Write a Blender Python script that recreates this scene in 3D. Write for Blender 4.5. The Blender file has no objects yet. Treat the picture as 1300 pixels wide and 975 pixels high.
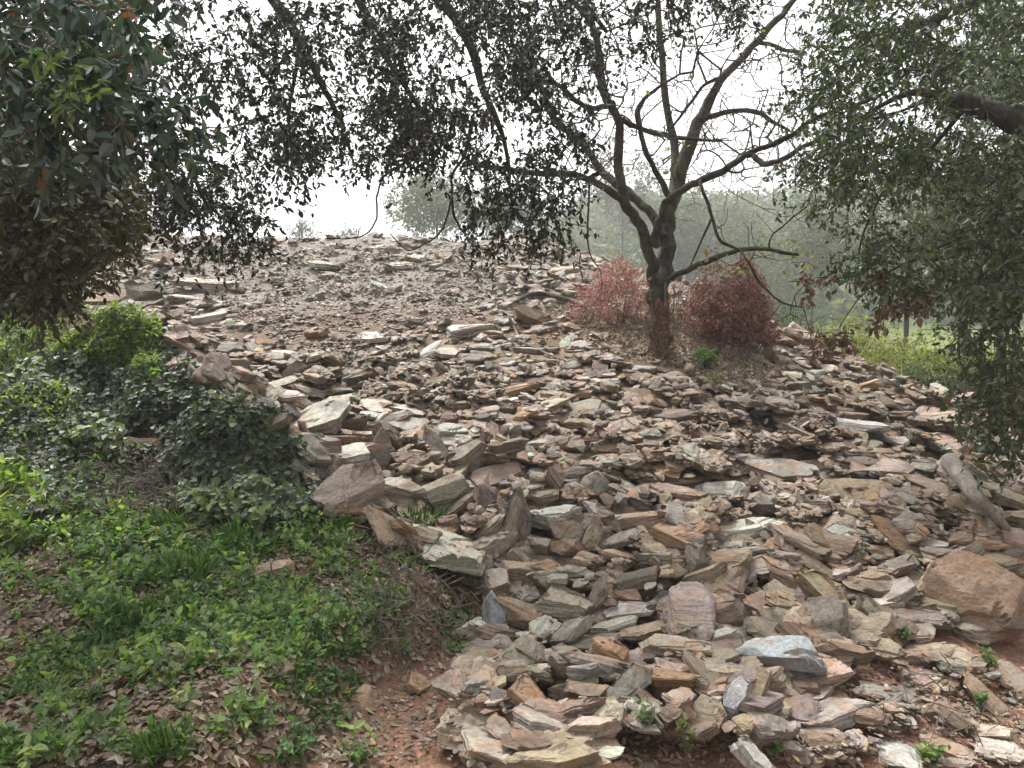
import bpy, math
import numpy as np
from mathutils import Matrix, Vector

sc = bpy.context.scene
COL = sc.collection
R = math.radians

# ------------------------------------------------------------------ camera, sky, sun, exposure
F = 976.0                      # focal length in photograph pixels (1300 wide)
CAM = np.array([0.0, 0.0, 1.6])
PITCH = -math.atan(57.5 / F)
cam = bpy.data.objects.new("camera", bpy.data.cameras.new("camera"))
COL.objects.link(cam)
cam.data.sensor_width = 36.0
cam.data.lens = 36.0 * F / 1300.0
cam.data.clip_start = 0.05
cam.data.clip_end = 2000.0
cam.location = CAM
cam.rotation_euler = (math.pi / 2 + PITCH, 0, 0)
sc.camera = cam

SUN_EL, SUN_AZ = R(62), R(-28)          # azimuth from +Y towards +X
w = bpy.data.worlds.new("World")
sc.world = w
w.use_nodes = True
nt = w.node_tree
nt.nodes.clear()
sky = nt.nodes.new("ShaderNodeTexSky")
sky.sky_type = 'NISHITA'
sky.sun_disc = False
sky.sun_elevation = SUN_EL
sky.sun_rotation = SUN_AZ
sky.dust_density = 6.0
sky.air_density = 1.0
hs = nt.nodes.new("ShaderNodeHueSaturation")
hs.inputs["Saturation"].default_value = 0.04
bg = nt.nodes.new("ShaderNodeBackground")
bg.inputs["Strength"].default_value = 0.115
wo = nt.nodes.new("ShaderNodeOutputWorld")
nt.links.new(sky.outputs[0], hs.inputs["Color"])
nt.links.new(hs.outputs[0], bg.inputs["Color"])
nt.links.new(bg.outputs[0], wo.inputs["Surface"])

sl = bpy.data.lights.new("sun", 'SUN')
sl.energy = 1.5
sl.angle = R(16)
sl.color = (1.0, 0.96, 0.90)
so = bpy.data.objects.new("sun", sl)
COL.objects.link(so)
sd = Vector((math.sin(SUN_AZ) * math.cos(SUN_EL), math.cos(SUN_AZ) * math.cos(SUN_EL), math.sin(SUN_EL)))
so.rotation_euler = (-sd).to_track_quat('-Z', 'Y').to_euler()
so.location = (0, 0, 20)

sc.view_settings.view_transform = 'Standard'
sc.view_settings.look = 'None'
sc.view_settings.gamma = 1.0
sc.view_settings.use_curve_mapping = False
sc.view_settings.exposure = 1.6
sc.render.engine = 'CYCLES'
sc.cycles.use_denoising = True
sc.cycles.max_bounces = 6
sc.cycles.diffuse_bounces = 3
sc.cycles.glossy_bounces = 2
sc.cycles.transmission_bounces = 3
sc.cycles.volume_bounces = 1
sc.cycles.caustics_reflective = False
sc.cycles.caustics_refractive = False
HAZE_DENSITY = 0.0019

rng = np.random.default_rng(7)

# ------------------------------------------------------------------ small numeric helpers
def nrm(v):
    v = np.asarray(v, float)
    return v / np.maximum(np.linalg.norm(v, axis=-1, keepdims=True), 1e-9)

def sstep(a, b, x):
    t = np.clip((x - a) / (b - a), 0, 1)
    return t * t * (3 - 2 * t)

def _h(ix, iy, iz, seed):
    n = (ix.astype(np.int64) * 374761393 + iy.astype(np.int64) * 668265263 + iz.astype(np.int64) * 2147483647 + seed * 974634777) & 0xFFFFFFFF
    n = ((n ^ (n >> 13)) * 1274126177) & 0xFFFFFFFF
    n = ((n ^ (n >> 15)) * 2246822519) & 0xFFFFFFFF
    return ((n ^ (n >> 16)) & 0xFFFFFF) / float(0xFFFFFF)

def vnoise(x, y, z=None, seed=0):
    """value noise in -1..1"""
    x = np.asarray(x, float); y = np.asarray(y, float)
    z = np.zeros_like(x) if z is None else np.asarray(z, float)
    ix, iy, iz = np.floor(x), np.floor(y), np.floor(z)
    fx, fy, fz = x - ix, y - iy, z - iz
    fx, fy, fz = (f * f * (3 - 2 * f) for f in (fx, fy, fz))
    out = 0
    for dx in (0, 1):
        for dy in (0, 1):
            for dz in (0, 1):
                wgt = (fx if dx else 1 - fx) * (fy if dy else 1 - fy) * (fz if dz else 1 - fz)
                out = out + wgt * _h(ix + dx, iy + dy, iz + dz, seed)
    return out * 2 - 1

def fbm(x, y, z=None, seed=0, oct=4):
    a, s, f = 1.0, 0, 1.0
    for o in range(oct):
        s = s + a * vnoise(np.asarray(x) * f, np.asarray(y) * f, None if z is None else np.asarray(z) * f, seed + o * 17)
        a *= 0.5; f *= 2.03
    return s

FWD = np.array([0, math.cos(PITCH), math.sin(PITCH)])
UP = np.array([0, -math.sin(PITCH), math.cos(PITCH)])
RIGHT = np.array([1.0, 0, 0])

def at(px, py, d):
    """the place d metres ahead of the camera seen at pixel (px, py) of the 1300 x 975 photograph"""
    px = np.asarray(px, float); py = np.asarray(py, float); d = np.asarray(d, float)
    x = (px - 650) / F; z = -(py - 487.5) / F
    return CAM + d[..., None] * (FWD + x[..., None] * RIGHT + z[..., None] * UP)

def proj(P):
    q = np.asarray(P, float) - CAM
    d = q @ FWD
    return 650 + F * (q @ RIGHT) / d, 487.5 - F * (q @ UP) / d, d

def in_poly(px, py, poly):
    poly = np.asarray(poly, float)
    res = np.zeros(np.shape(px), bool)
    j = len(poly) - 1
    for i in range(len(poly)):
        xi, yi = poly[i]; xj, yj = poly[j]
        c = ((yi > py) != (yj > py)) & (px < (xj - xi) * (py - yi) / (yj - yi + 1e-12) + xi)
        res ^= c
        j = i
    return res

# ------------------------------------------------------------------ scene helpers
def mesh_obj(name, verts, faces, mat, parent=None, smooth=False, attrs=None, loc=None):
    """faces: a list of index arrays (n, k). attrs: name -> ('COLOR'|'VEC'|'FLOAT', array per vertex)"""
    verts = np.asarray(verts, np.float32)
    if loc is not None:
        verts = verts - np.asarray(loc, np.float32)
    me = bpy.data.meshes.new(name)
    faces = [np.asarray(f, np.int32) for f in faces if len(f)]
    loops = np.concatenate([f.ravel() for f in faces])
    tot = np.concatenate([np.full(len(f), f.shape[1], np.int32) for f in faces])
    start = np.concatenate([[0], np.cumsum(tot)[:-1]]).astype(np.int32)
    me.vertices.add(len(verts)); me.vertices.foreach_set("co", verts.ravel())
    me.loops.add(len(loops)); me.loops.foreach_set("vertex_index", loops)
    me.polygons.add(len(tot)); me.polygons.foreach_set("loop_start", start); me.polygons.foreach_set("loop_total", tot)
    me.polygons.foreach_set("use_smooth", np.full(len(tot), smooth, bool))
    me.update(calc_edges=True)
    for an, (k, arr) in (attrs or {}).items():
        arr = np.asarray(arr, np.float32)
        if k == 'COLOR':
            if arr.shape[1] == 3:
                arr = np.concatenate([arr, np.ones((len(arr), 1), np.float32)], 1)
            at_ = me.attributes.new(an, 'FLOAT_COLOR', 'POINT'); at_.data.foreach_set("color", arr.ravel())
        elif k == 'VEC':
            at_ = me.attributes.new(an, 'FLOAT_VECTOR', 'POINT'); at_.data.foreach_set("vector", arr.ravel())
        else:
            at_ = me.attributes.new(an, 'FLOAT', 'POINT'); at_.data.foreach_set("value", arr.ravel())
    me.materials.append(mat)
    o = bpy.data.objects.new(name, me)
    COL.objects.link(o)
    if loc is not None:
        o.location = [float(c) for c in loc]
    if parent is not None:
        o.parent = parent
        if loc is None:
            o.matrix_parent_inverse = Matrix.Translation(-parent.location)
    return o

def tag(o, label=None, cat=None, group=None, kind=None):
    if label: o["label"] = label
    if cat: o["category"] = cat
    if group: o["group"] = group
    if kind: o["kind"] = kind
    return o

def thing(name, loc, label, cat, group=None):
    o = bpy.data.objects.new(name, None)
    COL.objects.link(o)
    o.location = [float(c) for c in loc]
    o.empty_display_size = 0.2
    return tag(o, label, cat, group)

# ------------------------------------------------------------------ materials
def mat_new(name):
    m = bpy.data.materials.new(name); m.use_nodes = True
    n = m.node_tree; n.nodes.clear()
    return m, n, n.nodes, n.links

def N(nodes, t, **kw):
    n = nodes.new(t)
    for k, v in kw.items():
        if k in n.inputs: n.inputs[k].default_value = v
        else: setattr(n, k, v)
    return n

def mixc(nodes, links, a, b, fac, mode='MIX'):
    m = nodes.new("ShaderNodeMix"); m.data_type = 'RGBA'; m.blend_type = mode
    def put(sock, v):
        if hasattr(v, "is_output") or hasattr(v, "links"): links.new(v, sock)
        elif isinstance(v, (int, float)): sock.default_value = v
        else: sock.default_value = tuple(v) + ((1,) if len(v) == 3 else ())
    put(m.inputs[0], fac); put(m.inputs[6], a); put(m.inputs[7], b)
    return m.outputs[2]

def ramp(nodes, links, src, stops):
    r = nodes.new("ShaderNodeValToRGB")
    while len(r.color_ramp.elements) > 1: r.color_ramp.elements.remove(r.color_ramp.elements[-1])
    for i, (p, c) in enumerate(stops):
        e = r.color_ramp.elements[0] if i == 0 else r.color_ramp.elements.new(p)
        e.position = p; e.color = (c, c, c, 1) if isinstance(c, (int, float)) else tuple(c) + (1,)
    links.new(src, r.inputs[0])
    return r.outputs[0]

def make_rock_mat(name="schist", bedding=0.8, grain=85):
    m, nt, n, l = mat_new(name)
    a = N(n, "ShaderNodeAttribute", attribute_name="rcol")
    rc = N(n, "ShaderNodeAttribute", attribute_name="rc")
    mp = N(n, "ShaderNodeMapping"); mp.inputs["Scale"].default_value = (5, 5, grain)
    l.new(rc.outputs["Vector"], mp.inputs["Vector"])
    st = N(n, "ShaderNodeTexNoise", Scale=1.0, Detail=5.0, Roughness=0.62, Distortion=0.7); l.new(mp.outputs[0], st.inputs["Vector"])
    mp2 = N(n, "ShaderNodeMapping"); mp2.inputs["Scale"].default_value = (1, 1, 2.2)
    l.new(rc.outputs["Vector"], mp2.inputs["Vector"])
    bl = N(n, "ShaderNodeTexNoise", Scale=7.0, Detail=4.0, Roughness=0.6); l.new(mp2.outputs[0], bl.inputs["Vector"])
    fi = N(n, "ShaderNodeTexNoise", Scale=55.0, Detail=4.0, Roughness=0.7); l.new(rc.outputs["Vector"], fi.inputs["Vector"])
    b2 = N(n, "ShaderNodeTexNoise", Scale=3.6, Detail=5.0, Roughness=0.62, Distortion=0.4)
    mp3 = N(n, "ShaderNodeMapping"); mp3.inputs["Location"].default_value = (3.1, 7.7, 1.3); l.new(rc.outputs["Vector"], mp3.inputs["Vector"]); l.new(mp3.outputs[0], b2.inputs["Vector"])
    c = a.outputs["Color"]
    # weathered film: rust, pale and dark patches, each with a shape of its own
    c = mixc(n, l, c, (0.27, 0.155, 0.085), ramp(n, l, bl.outputs[0], [(0.52, 0.0), (0.66, 0.7)]))
    c = mixc(n, l, c, (0.36, 0.315, 0.26), ramp(n, l, b2.outputs[0], [(0.55, 0.0), (0.68, 0.5)]))
    c = mixc(n, l, c, (0.10, 0.085, 0.075), ramp(n, l, b2.outputs[0], [(0.32, 0.7), (0.45, 0.0)]))
    c = mixc(n, l, c, ramp(n, l, st.outputs[0], [(0.3, 0.42), (0.5, 1.0), (0.7, 1.25)]), bedding, 'MULTIPLY')
    c = mixc(n, l, c, ramp(n, l, fi.outputs[0], [(0.3, 0.55), (0.5, 1.0), (0.7, 1.3)]), 0.8, 'MULTIPLY')
    bs = N(n, "ShaderNodeBsdfPrincipled", Roughness=0.78)
    bs.inputs["Specular IOR Level"].default_value = 0.35
    l.new(c, bs.inputs["Base Color"])
    b1 = N(n, "ShaderNodeBump", Strength=0.9, Distance=0.016); l.new(st.outputs[0], b1.inputs["Height"])
    b3 = N(n, "ShaderNodeBump", Strength=0.8, Distance=0.008); l.new(fi.outputs[0], b3.inputs["Height"]); l.new(b1.outputs[0], b3.inputs["Normal"])
    l.new(b3.outputs[0], bs.inputs["Normal"])
    o = N(n, "ShaderNodeOutputMaterial"); l.new(bs.outputs[0], o.inputs[0])
    return m

def make_leaf_mat(name, rough=0.4, trans=0.3, spec=0.5):
    m, nt, n, l = mat_new(name)
    a = N(n, "ShaderNodeAttribute", attribute_name="rcol")
    bs = N(n, "ShaderNodeBsdfPrincipled", Roughness=rough); bs.inputs["Specular IOR Level"].default_value = spec
    tr = N(n, "ShaderNodeBsdfTranslucent")
    geo = N(n, "ShaderNodeNewGeometry")
    back = mixc(n, l, a.outputs["Color"], (0.16, 0.17, 0.12), 0.35)      # leaves are paler underneath
    cc = mixc(n, l, a.outputs["Color"], back, geo.outputs["Backfacing"])
    l.new(cc, bs.inputs["Base Color"])
    tc = mixc(n, l, a.outputs["Color"], (1.3, 1.25, 0.6), 1.0, 'MULTIPLY'); l.new(tc, tr.inputs["Color"])
    mx = N(n, "ShaderNodeMixShader", Fac=trans); l.new(bs.outputs[0], mx.inputs[1]); l.new(tr.outputs[0], mx.inputs[2])
    o = N(n, "ShaderNodeOutputMaterial"); l.new(mx.outputs[0], o.inputs[0])
    return m

def make_bark_mat(name, c1, c2, moss=0.0):
    m, nt, n, l = mat_new(name)
    tc = N(n, "ShaderNodeTexCoord")
    mp = N(n, "ShaderNodeMapping"); mp.inputs["Scale"].default_value = (26, 26, 7); l.new(tc.outputs["Object"], mp.inputs["Vector"])
    t = N(n, "ShaderNodeTexNoise", Scale=1.0, Detail=6.0, Roughness=0.68); l.new(mp.outputs[0], t.inputs["Vector"])
    t2 = N(n, "ShaderNodeTexNoise", Scale=3.0, Detail=5.0, Roughness=0.6); l.new(tc.outputs["Object"], t2.inputs["Vector"])
    c = mixc(n, l, c1, c2, ramp(n, l, t.outputs[0], [(0.35, 0.0), (0.65, 1.0)]))
    c = mixc(n, l, c, (0.15, 0.15, 0.125), ramp(n, l, t2.outputs[0], [(0.55, 0.0), (0.68, 0.5)]))
    if moss: c = mixc(n, l, c, (0.13, 0.14, 0.05), ramp(n, l, t2.outputs[0], [(0.34, moss), (0.50, 0.0)]))
    bs = N(n, "ShaderNodeBsdfPrincipled", Roughness=0.9); bs.inputs["Specular IOR Level"].default_value = 0.2
    l.new(c, bs.inputs["Base Color"])
    b = N(n, "ShaderNodeBump", Strength=0.9, Distance=0.02); l.new(t.outputs[0], b.inputs["Height"]); l.new(b.outputs[0], bs.inputs["Normal"])
    o = N(n, "ShaderNodeOutputMaterial"); l.new(bs.outputs[0], o.inputs[0])
    return m

def make_ground_mat():
    m, nt, n, l = mat_new("earth")
    a = N(n, "ShaderNodeAttribute", attribute_name="rcol")
    tc = N(n, "ShaderNodeTexCoord")
    t1 = N(n, "ShaderNodeTexNoise", Scale=5.0, Detail=8.0, Roughness=0.65); l.new(tc.outputs["Object"], t1.inputs["Vector"])
    t2 = N(n, "ShaderNodeTexNoise", Scale=40.0, Detail=6.0, Roughness=0.7); l.new(tc.outputs["Object"], t2.inputs["Vector"])
    v = N(n, "ShaderNodeTexVoronoi", Scale=38.0); l.new(tc.outputs["Object"], v.inputs["Vector"])
    c = mixc(n, l, a.outputs["Color"], ramp(n, l, t1.outputs[0], [(0.3, 0.6), (0.7, 1.35)]), 0.8, 'MULTIPLY')
    c = mixc(n, l, c, ramp(n, l, t2.outputs[0], [(0.3, 0.6), (0.7, 1.4)]), 0.8, 'MULTIPLY')
    c = mixc(n, l, c, mixc(n, l, c, (1.5, 1.35, 1.2), 1.0, 'MULTIPLY'), ramp(n, l, v.outputs["Color"], [(0.6, 0.0), (0.8, 0.8)]))
    bs = N(n, "ShaderNodeBsdfPrincipled", Roughness=0.95); bs.inputs["Specular IOR Level"].default_value = 0.10
    l.new(c, bs.inputs["Base Color"])
    b = N(n, "ShaderNodeBump", Strength=0.8, Distance=0.02); l.new(t2.outputs[0], b.inputs["Height"])
    b2 = N(n, "ShaderNodeBump", Strength=0.5, Distance=0.02); l.new(v.outputs["Distance"], b2.inputs["Height"]); l.new(b.outputs[0], b2.inputs["Normal"])
    l.new(b2.outputs[0], bs.inputs["Normal"])
    o = N(n, "ShaderNodeOutputMaterial"); l.new(bs.outputs[0], o.inputs[0])
    return m

M_ROCK = make_rock_mat()
M_BOULDER = make_rock_mat("boulder_rock", 0.35, 9)
M_GROUND = make_ground_mat()
M_GLOSS = make_leaf_mat("glossy_leaf", 0.3, 0.18, 0.55)
M_OAK = make_leaf_mat("oak_leaf", 0.48, 0.2, 0.4)
M_IVY = make_leaf_mat("ivy_leaf", 0.5, 0.2, 0.3)
M_HERB = make_leaf_mat("herb_leaf", 0.5, 0.42, 0.35)
M_DRY = make_leaf_mat("dry_leaf", 0.7, 0.1, 0.25)
M_FAR = make_leaf_mat("far_leaf", 0.6, 0.3, 0.25)
M_BARK = make_bark_mat("oak_bark", (0.018, 0.014, 0.012), (0.065, 0.052, 0.044), 0.5)
M_BARK2 = make_bark_mat("dark_bark", (0.025, 0.022, 0.02), (0.08, 0.07, 0.06), 0.0)
M_TWIG = make_bark_mat("dry_twig", (0.10, 0.08, 0.065), (0.24, 0.20, 0.17), 0.0)
M_LOG = make_bark_mat("weathered_wood", (0.15, 0.13, 0.115), (0.34, 0.30, 0.27), 0.0)
# ------------------------------------------------------------------ terrain
PY = [-30, 0, 2.5, 3, 4, 5, 6, 7, 8, 9, 10, 11, 12, 13, 13.6, 14.4, 16, 19, 24, 32, 60]
PZ = [-.3, -.05, 0, .03, .2, .5, .82, 1.15, 1.48, 1.82, 2.15, 2.5, 2.85, 3.2, 3.34, 3.3, 2.75, 1.7, 1.0, .9, .9]
EY = [0, 4, 5.5, 6.5, 7.5, 9.5, 11, 13.5, 16]
EX = [8, 6.4, 5.4, 4.8, 4.25, 3.45, 2.7, 1.4, 0.2]
BY = [0, 2.8, 3.2, 3.6, 3.85, 4.3, 4.6, 5.05, 6.1, 7.5, 8.9, 12]
BX = [-.9, -.72, -.6, -.32, -.2, -.3, -.72, -1.2, -1.95, -3.3, -4.6, -6.5]
MOUNDS = [(-3.35, 6.8, .85, .5, .60), (-1.80, 5.3, .55, .36, .46), (-2.4, 6.1, .66, .34, .42),
          (-4.0, 5.9, .8, .4, .3), (-4.3, 7.9, 1.2, .7, .25), (-2.75, 5.2, .3, .25, .14)]

def H0(x, y):
    """bare ground height without fine relief"""
    x = np.asarray(x, float); y = np.asarray(y, float)
    t = x - np.interp(y, EY, EX)
    pile = np.interp(y, PY, PZ)
    pile = pile - .33 * sstep(1.8, 3.9, x) * np.clip((y - 4) / 4, 0, 1)
    pile = pile - .62 * np.maximum(t, 0)
    pile = pile - .30 * sstep(.2, 1.8, x) * sstep(10.3, 12.8, y)
    # left end of the crest rounds off
    pile = pile - .35 * np.maximum(-x - 6.2 - 0 * y, 0) * sstep(9, 13, y)
    field = np.interp(y, [-30, 0, 4, 8, 12, 20, 40, 60, 90, 140, 200, 400], [-.3, -.1, .1, .55, .9, 1.0, 1.0, 2.0, 10.0, 23.0, 25.0, 20.0])
    field = 1 + (field - 1) * np.where(y > 40, np.interp(x / np.maximum(y, 1), [-.6, -.47, -.40, -.3, -.15, 0, .12, .5], [1, 1, .4, .3, .35, .7, 1.1, 1.3]), 1)
    field = field + np.where(y > 45, 1, 0) * (fbm(x * .012, y * .012, seed=5) * 5.0) * sstep(45, 90, y)
    h = np.maximum(pile, field)
    u = np.interp(y, BY, BX) - x
    bank = .24 * sstep(0, .28, u) * (1 - sstep(4.4, 6.0, y)) * sstep(1.2, 2.6, y) + .10 * sstep(0, .8, u) * sstep(4.4, 6, y) * (1 - sstep(9, 11, y))
    h = h + bank
    for cx, cy, sx, sy, a in MOUNDS:
        q = ((x - cx) / sx) ** 2 + ((y - cy) / sy) ** 2
        h = h + a * np.exp(-q ** 1.8)
    return h

def relief(x, y):
    near = (1 - sstep(14, 22, y))
    return (fbm(x * 1.1, y * 1.1, seed=3, oct=3) * .05 + fbm(x * 4.5, y * 4.5, seed=9, oct=3) * .02) * near * sstep(.5, 2.5, y)

GX0, GX1, GY0, GY1, CELL = -7.5, 7.5, 1.8, 15.5, 0.03
gx = np.arange(GX0, GX1, CELL); gy = np.arange(GY0, GY1, CELL)
GXX, GYY = np.meshgrid(gx, gy, indexing='ij')
HM = H0(GXX, GYY) + relief(GXX, GYY)
HBASE = HM.copy()
CAPH = .21 - .14 * sstep(4.5, 3.9, GYY) * sstep(.75, 1.1, GXX)      # the heap thins out towards the path
UEDGE = np.interp(GYY, BY, BX) - GXX
CAPH = CAPH * (1 - .8 * sstep(-.75, -.1, UEDGE))


def hm(x, y, G=None):
    G = HM if G is None else G
    i = np.clip(((np.asarray(x) - GX0) / CELL), 0, G.shape[0] - 1.001); j = np.clip(((np.asarray(y) - GY0) / CELL), 0, G.shape[1] - 1.001)
    i0 = i.astype(int); j0 = j.astype(int); fi = i - i0; fj = j - j0
    return (G[i0, j0] * (1 - fi) + G[i0 + 1, j0] * fi) * (1 - fj) + (G[i0, j0 + 1] * (1 - fi) + G[i0 + 1, j0 + 1] * fi) * fj

def hit(px, py, G=None, d0=2.2, d1=15.0, step=.03):
    """where the view ray through a pixel meets the ground (distance ahead); nan if it misses"""
    px = np.atleast_1d(np.asarray(px, float)); py = np.atleast_1d(np.asarray(py, float))
    D = np.full(len(px), np.nan)
    alive = np.ones(len(px), bool)
    for d in np.arange(d0, d1, step):
        idx = np.nonzero(alive)[0]
        if not len(idx): break
        P = at(px[idx], py[idx], np.full(len(idx), d))
        below = P[:, 2] < hm(P[:, 0], P[:, 1], G)
        D[idx[below]] = d; alive[idx[below]] = False
    return D

def slope_n(x, y):
    e = .25
    dx = (H0(x + e, y) - H0(x - e, y)) / (2 * e); dy = (H0(x, y + e) - H0(x, y - e)) / (2 * e)
    return nrm(np.stack([-dx, -dy, np.ones_like(dx)], -1))

def axis_coords(fine0, fine1, step, far):
    c = list(np.arange(fine0, fine1 + 1e-6, step)); s = step; a = c[-1]
    hi = []
    while a < far: s *= 1.16; a += s; hi.append(a)
    s = step; a = c[0]; lo = []
    while a > -far: s *= 1.16; a -= s; lo.append(a)
    return np.array(lo[::-1] + c + hi)

def build_ground():
    xs = axis_coords(-6.5, 6.5, .05, 420); ys = axis_coords(2.0, 14.5, .05, 420)
    X, Y = np.meshgrid(xs, ys, indexing='ij')
    Z = H0(X, Y) + relief(X, Y)
    n0, n1 = X.shape
    idx = np.arange(n0 * n1).reshape(n0, n1)
    q = np.stack([idx[:-1, :-1], idx[1:, :-1], idx[1:, 1:], idx[:-1, 1:]], -1).reshape(-1, 4)
    x, y = X.ravel(), Y.ravel()
    col = np.tile(np.array([.15, .115, .09]), (len(x), 1))                     # rubble soil
    def put(c, f):
        nonlocal col
        f = np.clip(f, 0, 1)[:, None]; col = col * (1 - f) + np.array(c) * f
    nz = fbm(x * 1.7, y * 1.7, seed=21)
    red = sstep(4.4, 3.7, y + .25 * nz) * sstep(-.9, -.5, x)
    put((.23, .135, .095), red)                                               # reddish earth by the path
    u = np.interp(y, BY, BX) - x
    put((.075, .055, .040), sstep(.02, .30, u + .1 * nz) * (1 - sstep(10, 12, y)))   # leaf litter on the bank
    put((.18, .108, .075), sstep(.35, .05, np.abs(u - .05) + .08 * nz) * (1 - sstep(4.2, 4.6, y)))        # bare face of the bank
    put((.17, .115, .075), sstep(1.3, .7, np.hypot((x - 1.2) / 1.2, (y - 8.6) / .9) + .2 * nz))      # litter under the tree
    put((.20, .185, .17), sstep(9.0, 10.0, y) * sstep(1.5, .2, x) * (1 - sstep(15, 17, y)))
    t = x - np.interp(y, EY, EX)
    put((.13, .15, .05), np.maximum(sstep(.7, 1.6, t), sstep(15.5, 18, y)))    # meadow beyond the pile
    put((.05, .075, .035), sstep(45, 70, y))
    P = np.stack([x, y, Z.ravel()], -1)
    o = mesh_obj("ground", P, [q], M_GROUND, smooth=True, attrs={"rcol": ('COLOR', col)})
    tag(o, kind="structure")
build_ground()

# ------------------------------------------------------------------ stones
PAL = {
    'pale': (.35, .327, .30), 'white': (.43, .41, .385), 'cream': (.36, .315, .26), 'tan': (.265, .205, .155), 'brown': (.175, .124, .09),
    'rust': (.31, .185, .11), 'purple': (.20, .158, .138), 'pink': (.33, .26, .22), 'dark': (.12, .10, .092), 'grey': (.235, .21, .182),
    'blue': (.42, .43, .49), 'bluegrey': (.29, .30, .315), 'green': (.25, .235, .195), 'ochre': (.28, .212, .145), 'orange': (.31, .215, .15), 'redgrey': (.31, .255, .22),
}
EARTH = np.array([.235, .185, .138])
CWORD = {'pale': 'pale grey', 'white': 'whitish', 'cream': 'cream', 'tan': 'tan', 'brown': 'brown', 'rust': 'rusty', 'purple': 'purplish brown', 'pink': 'pinkish',
         'dark': 'dark', 'grey': 'grey', 'blue': 'pale blue', 'bluegrey': 'blue-grey', 'green': 'greenish grey', 'ochre': 'ochre', 'orange': 'orange tan', 'redgrey': 'reddish grey'}

_box = {}
def box_pts(nx, ny, nz):
    if (nx, ny, nz) in _box: return _box[(nx, ny, nz)]
    key = {}; V = []; Q = []
    def vid(i, j, k):
        t = (i, j, k)
        if t not in key: key[t] = len(V); V.append((2 * i / nx - 1, 2 * j / ny - 1, 2 * k / nz - 1))
        return key[t]
    for i in range(nx):
        for j in range(ny):
            Q.append((vid(i, j, 0), vid(i, j + 1, 0), vid(i + 1, j + 1, 0), vid(i + 1, j, 0)))
            Q.append((vid(i, j, nz), vid(i + 1, j, nz), vid(i + 1, j + 1, nz), vid(i, j + 1, nz)))
    for i in range(nx):
        for k in range(nz):
            Q.append((vid(i, 0, k), vid(i + 1, 0, k), vid(i + 1, 0, k + 1), vid(i, 0, k + 1)))
            Q.append((vid(i, ny, k), vid(i, ny, k + 1), vid(i + 1, ny, k + 1), vid(i + 1, ny, k)))
    for j in range(ny):
        for k in range(nz):
            Q.append((vid(0, j, k), vid(0, j, k + 1), vid(0, j + 1, k + 1), vid(0, j + 1, k)))
            Q.append((vid(nx, j, k), vid(nx, j + 1, k), vid(nx, j + 1, k + 1), vid(nx, j, k + 1)))
    _box[(nx, ny, nz)] = (np.array(V), np.array(Q))
    return _box[(nx, ny, nz)]

def rock(L, W, T, seed, res=(22, 16, 9), rough=1.0, bed=1.0):
    """an angular schist slab: convex block cut by random fracture planes, with stepped strata along its sides"""
    r = np.random.default_rng(seed)
    V, Q = box_pts(*res)
    u = V * np.array([L, W, T]) / 2
    a, b, c = L / 2, W / 2, T / 2
    K = int(r.integers(4, 7))
    ang = (np.arange(K) + r.uniform(-.4, .4, K)) * 2 * math.pi / K + r.uniform(0, 6.28)
    nn, dd = [], []
    for g in ang:
        tz = r.normal(0, .28)
        n = nrm(np.array([math.cos(g) / a, math.sin(g) / b, 0])); n = nrm(n + np.array([0, 0, tz]))
        sup = math.sqrt((n[0] * a) ** 2 + (n[1] * b) ** 2)
        nn.append(n); dd.append(sup * r.uniform(.74, .98))
    for s in (1, -1):
        tilt = r.normal(0, .5, 2) * T / np.array([L, W])
        n = nrm(np.array([tilt[0], tilt[1], s])); nn.append(n); dd.append(c * r.uniform(.85, 1))
    for _ in range(int(r.integers(2, 5))):                        # chipped corners and cleaved edges
        g = r.uniform(0, 6.28)
        n = nrm(np.array([math.cos(g), math.sin(g), r.choice([-1, 1]) * r.uniform(.35, 1.6)]))
        sup = abs(n[0]) * a * .8 + abs(n[1]) * b * .8 + abs(n[2]) * c
        nn.append(n); dd.append(sup * r.uniform(.62, .86))
    nn = np.array(nn); dd = np.array(dd)
    q = u @ nn.T
    rr = np.where(q > 1e-6, dd / np.maximum(q, 1e-6), 1e9)
    k = rr.argmin(1); s = np.minimum(rr.min(1), 1.12)
    p = u * s[:, None]
    flat = np.abs(nn[k][:, 2])
    side = 1 - sstep(.55, .9, flat)
    nl = max(3, int(T / max(.018, .13 * T)))
    zz = p[:, 2] / T + .5 + .05 * vnoise(p[:, 0] * 9, p[:, 1] * 9, seed=seed % 991)
    lay = np.clip((zz * nl).astype(int), 0, nl)
    off = r.uniform(-.11, .03, (nl + 1, len(nn)))
    sc_ = 1 + bed * off[lay, k] * side * min(1, T / min(L, W) * 2.2 + .25)
    p[:, :2] *= sc_[:, None]
    # cleaved flakes missing from the flat faces
    fl = .6 * vnoise(p[:, 0] / L * 3.3 + 11, p[:, 1] / W * 2.4, seed=(seed * 7) % 997) + np.maximum(np.abs(p[:, 0]) / a, np.abs(p[:, 1]) / b) - .5
    p[:, 2] -= np.sign(p[:, 2]) * (flat > .8) * (.10 * T * (fl > .15) + .09 * T * (fl > .5))
    amp = .016 * min(L, 2 * W) * rough
    f = 7 / max(L, .05)
    for ax in range(3):
        p[:, ax] += amp * (.55 if ax < 2 else .5 * min(1, T / W * 2)) * fbm(p[:, 0] * f, p[:, 1] * f, p[:, 2] * f * 1.8, seed=seed % 1009 + ax * 31, oct=3)
    return p, Q

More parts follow.
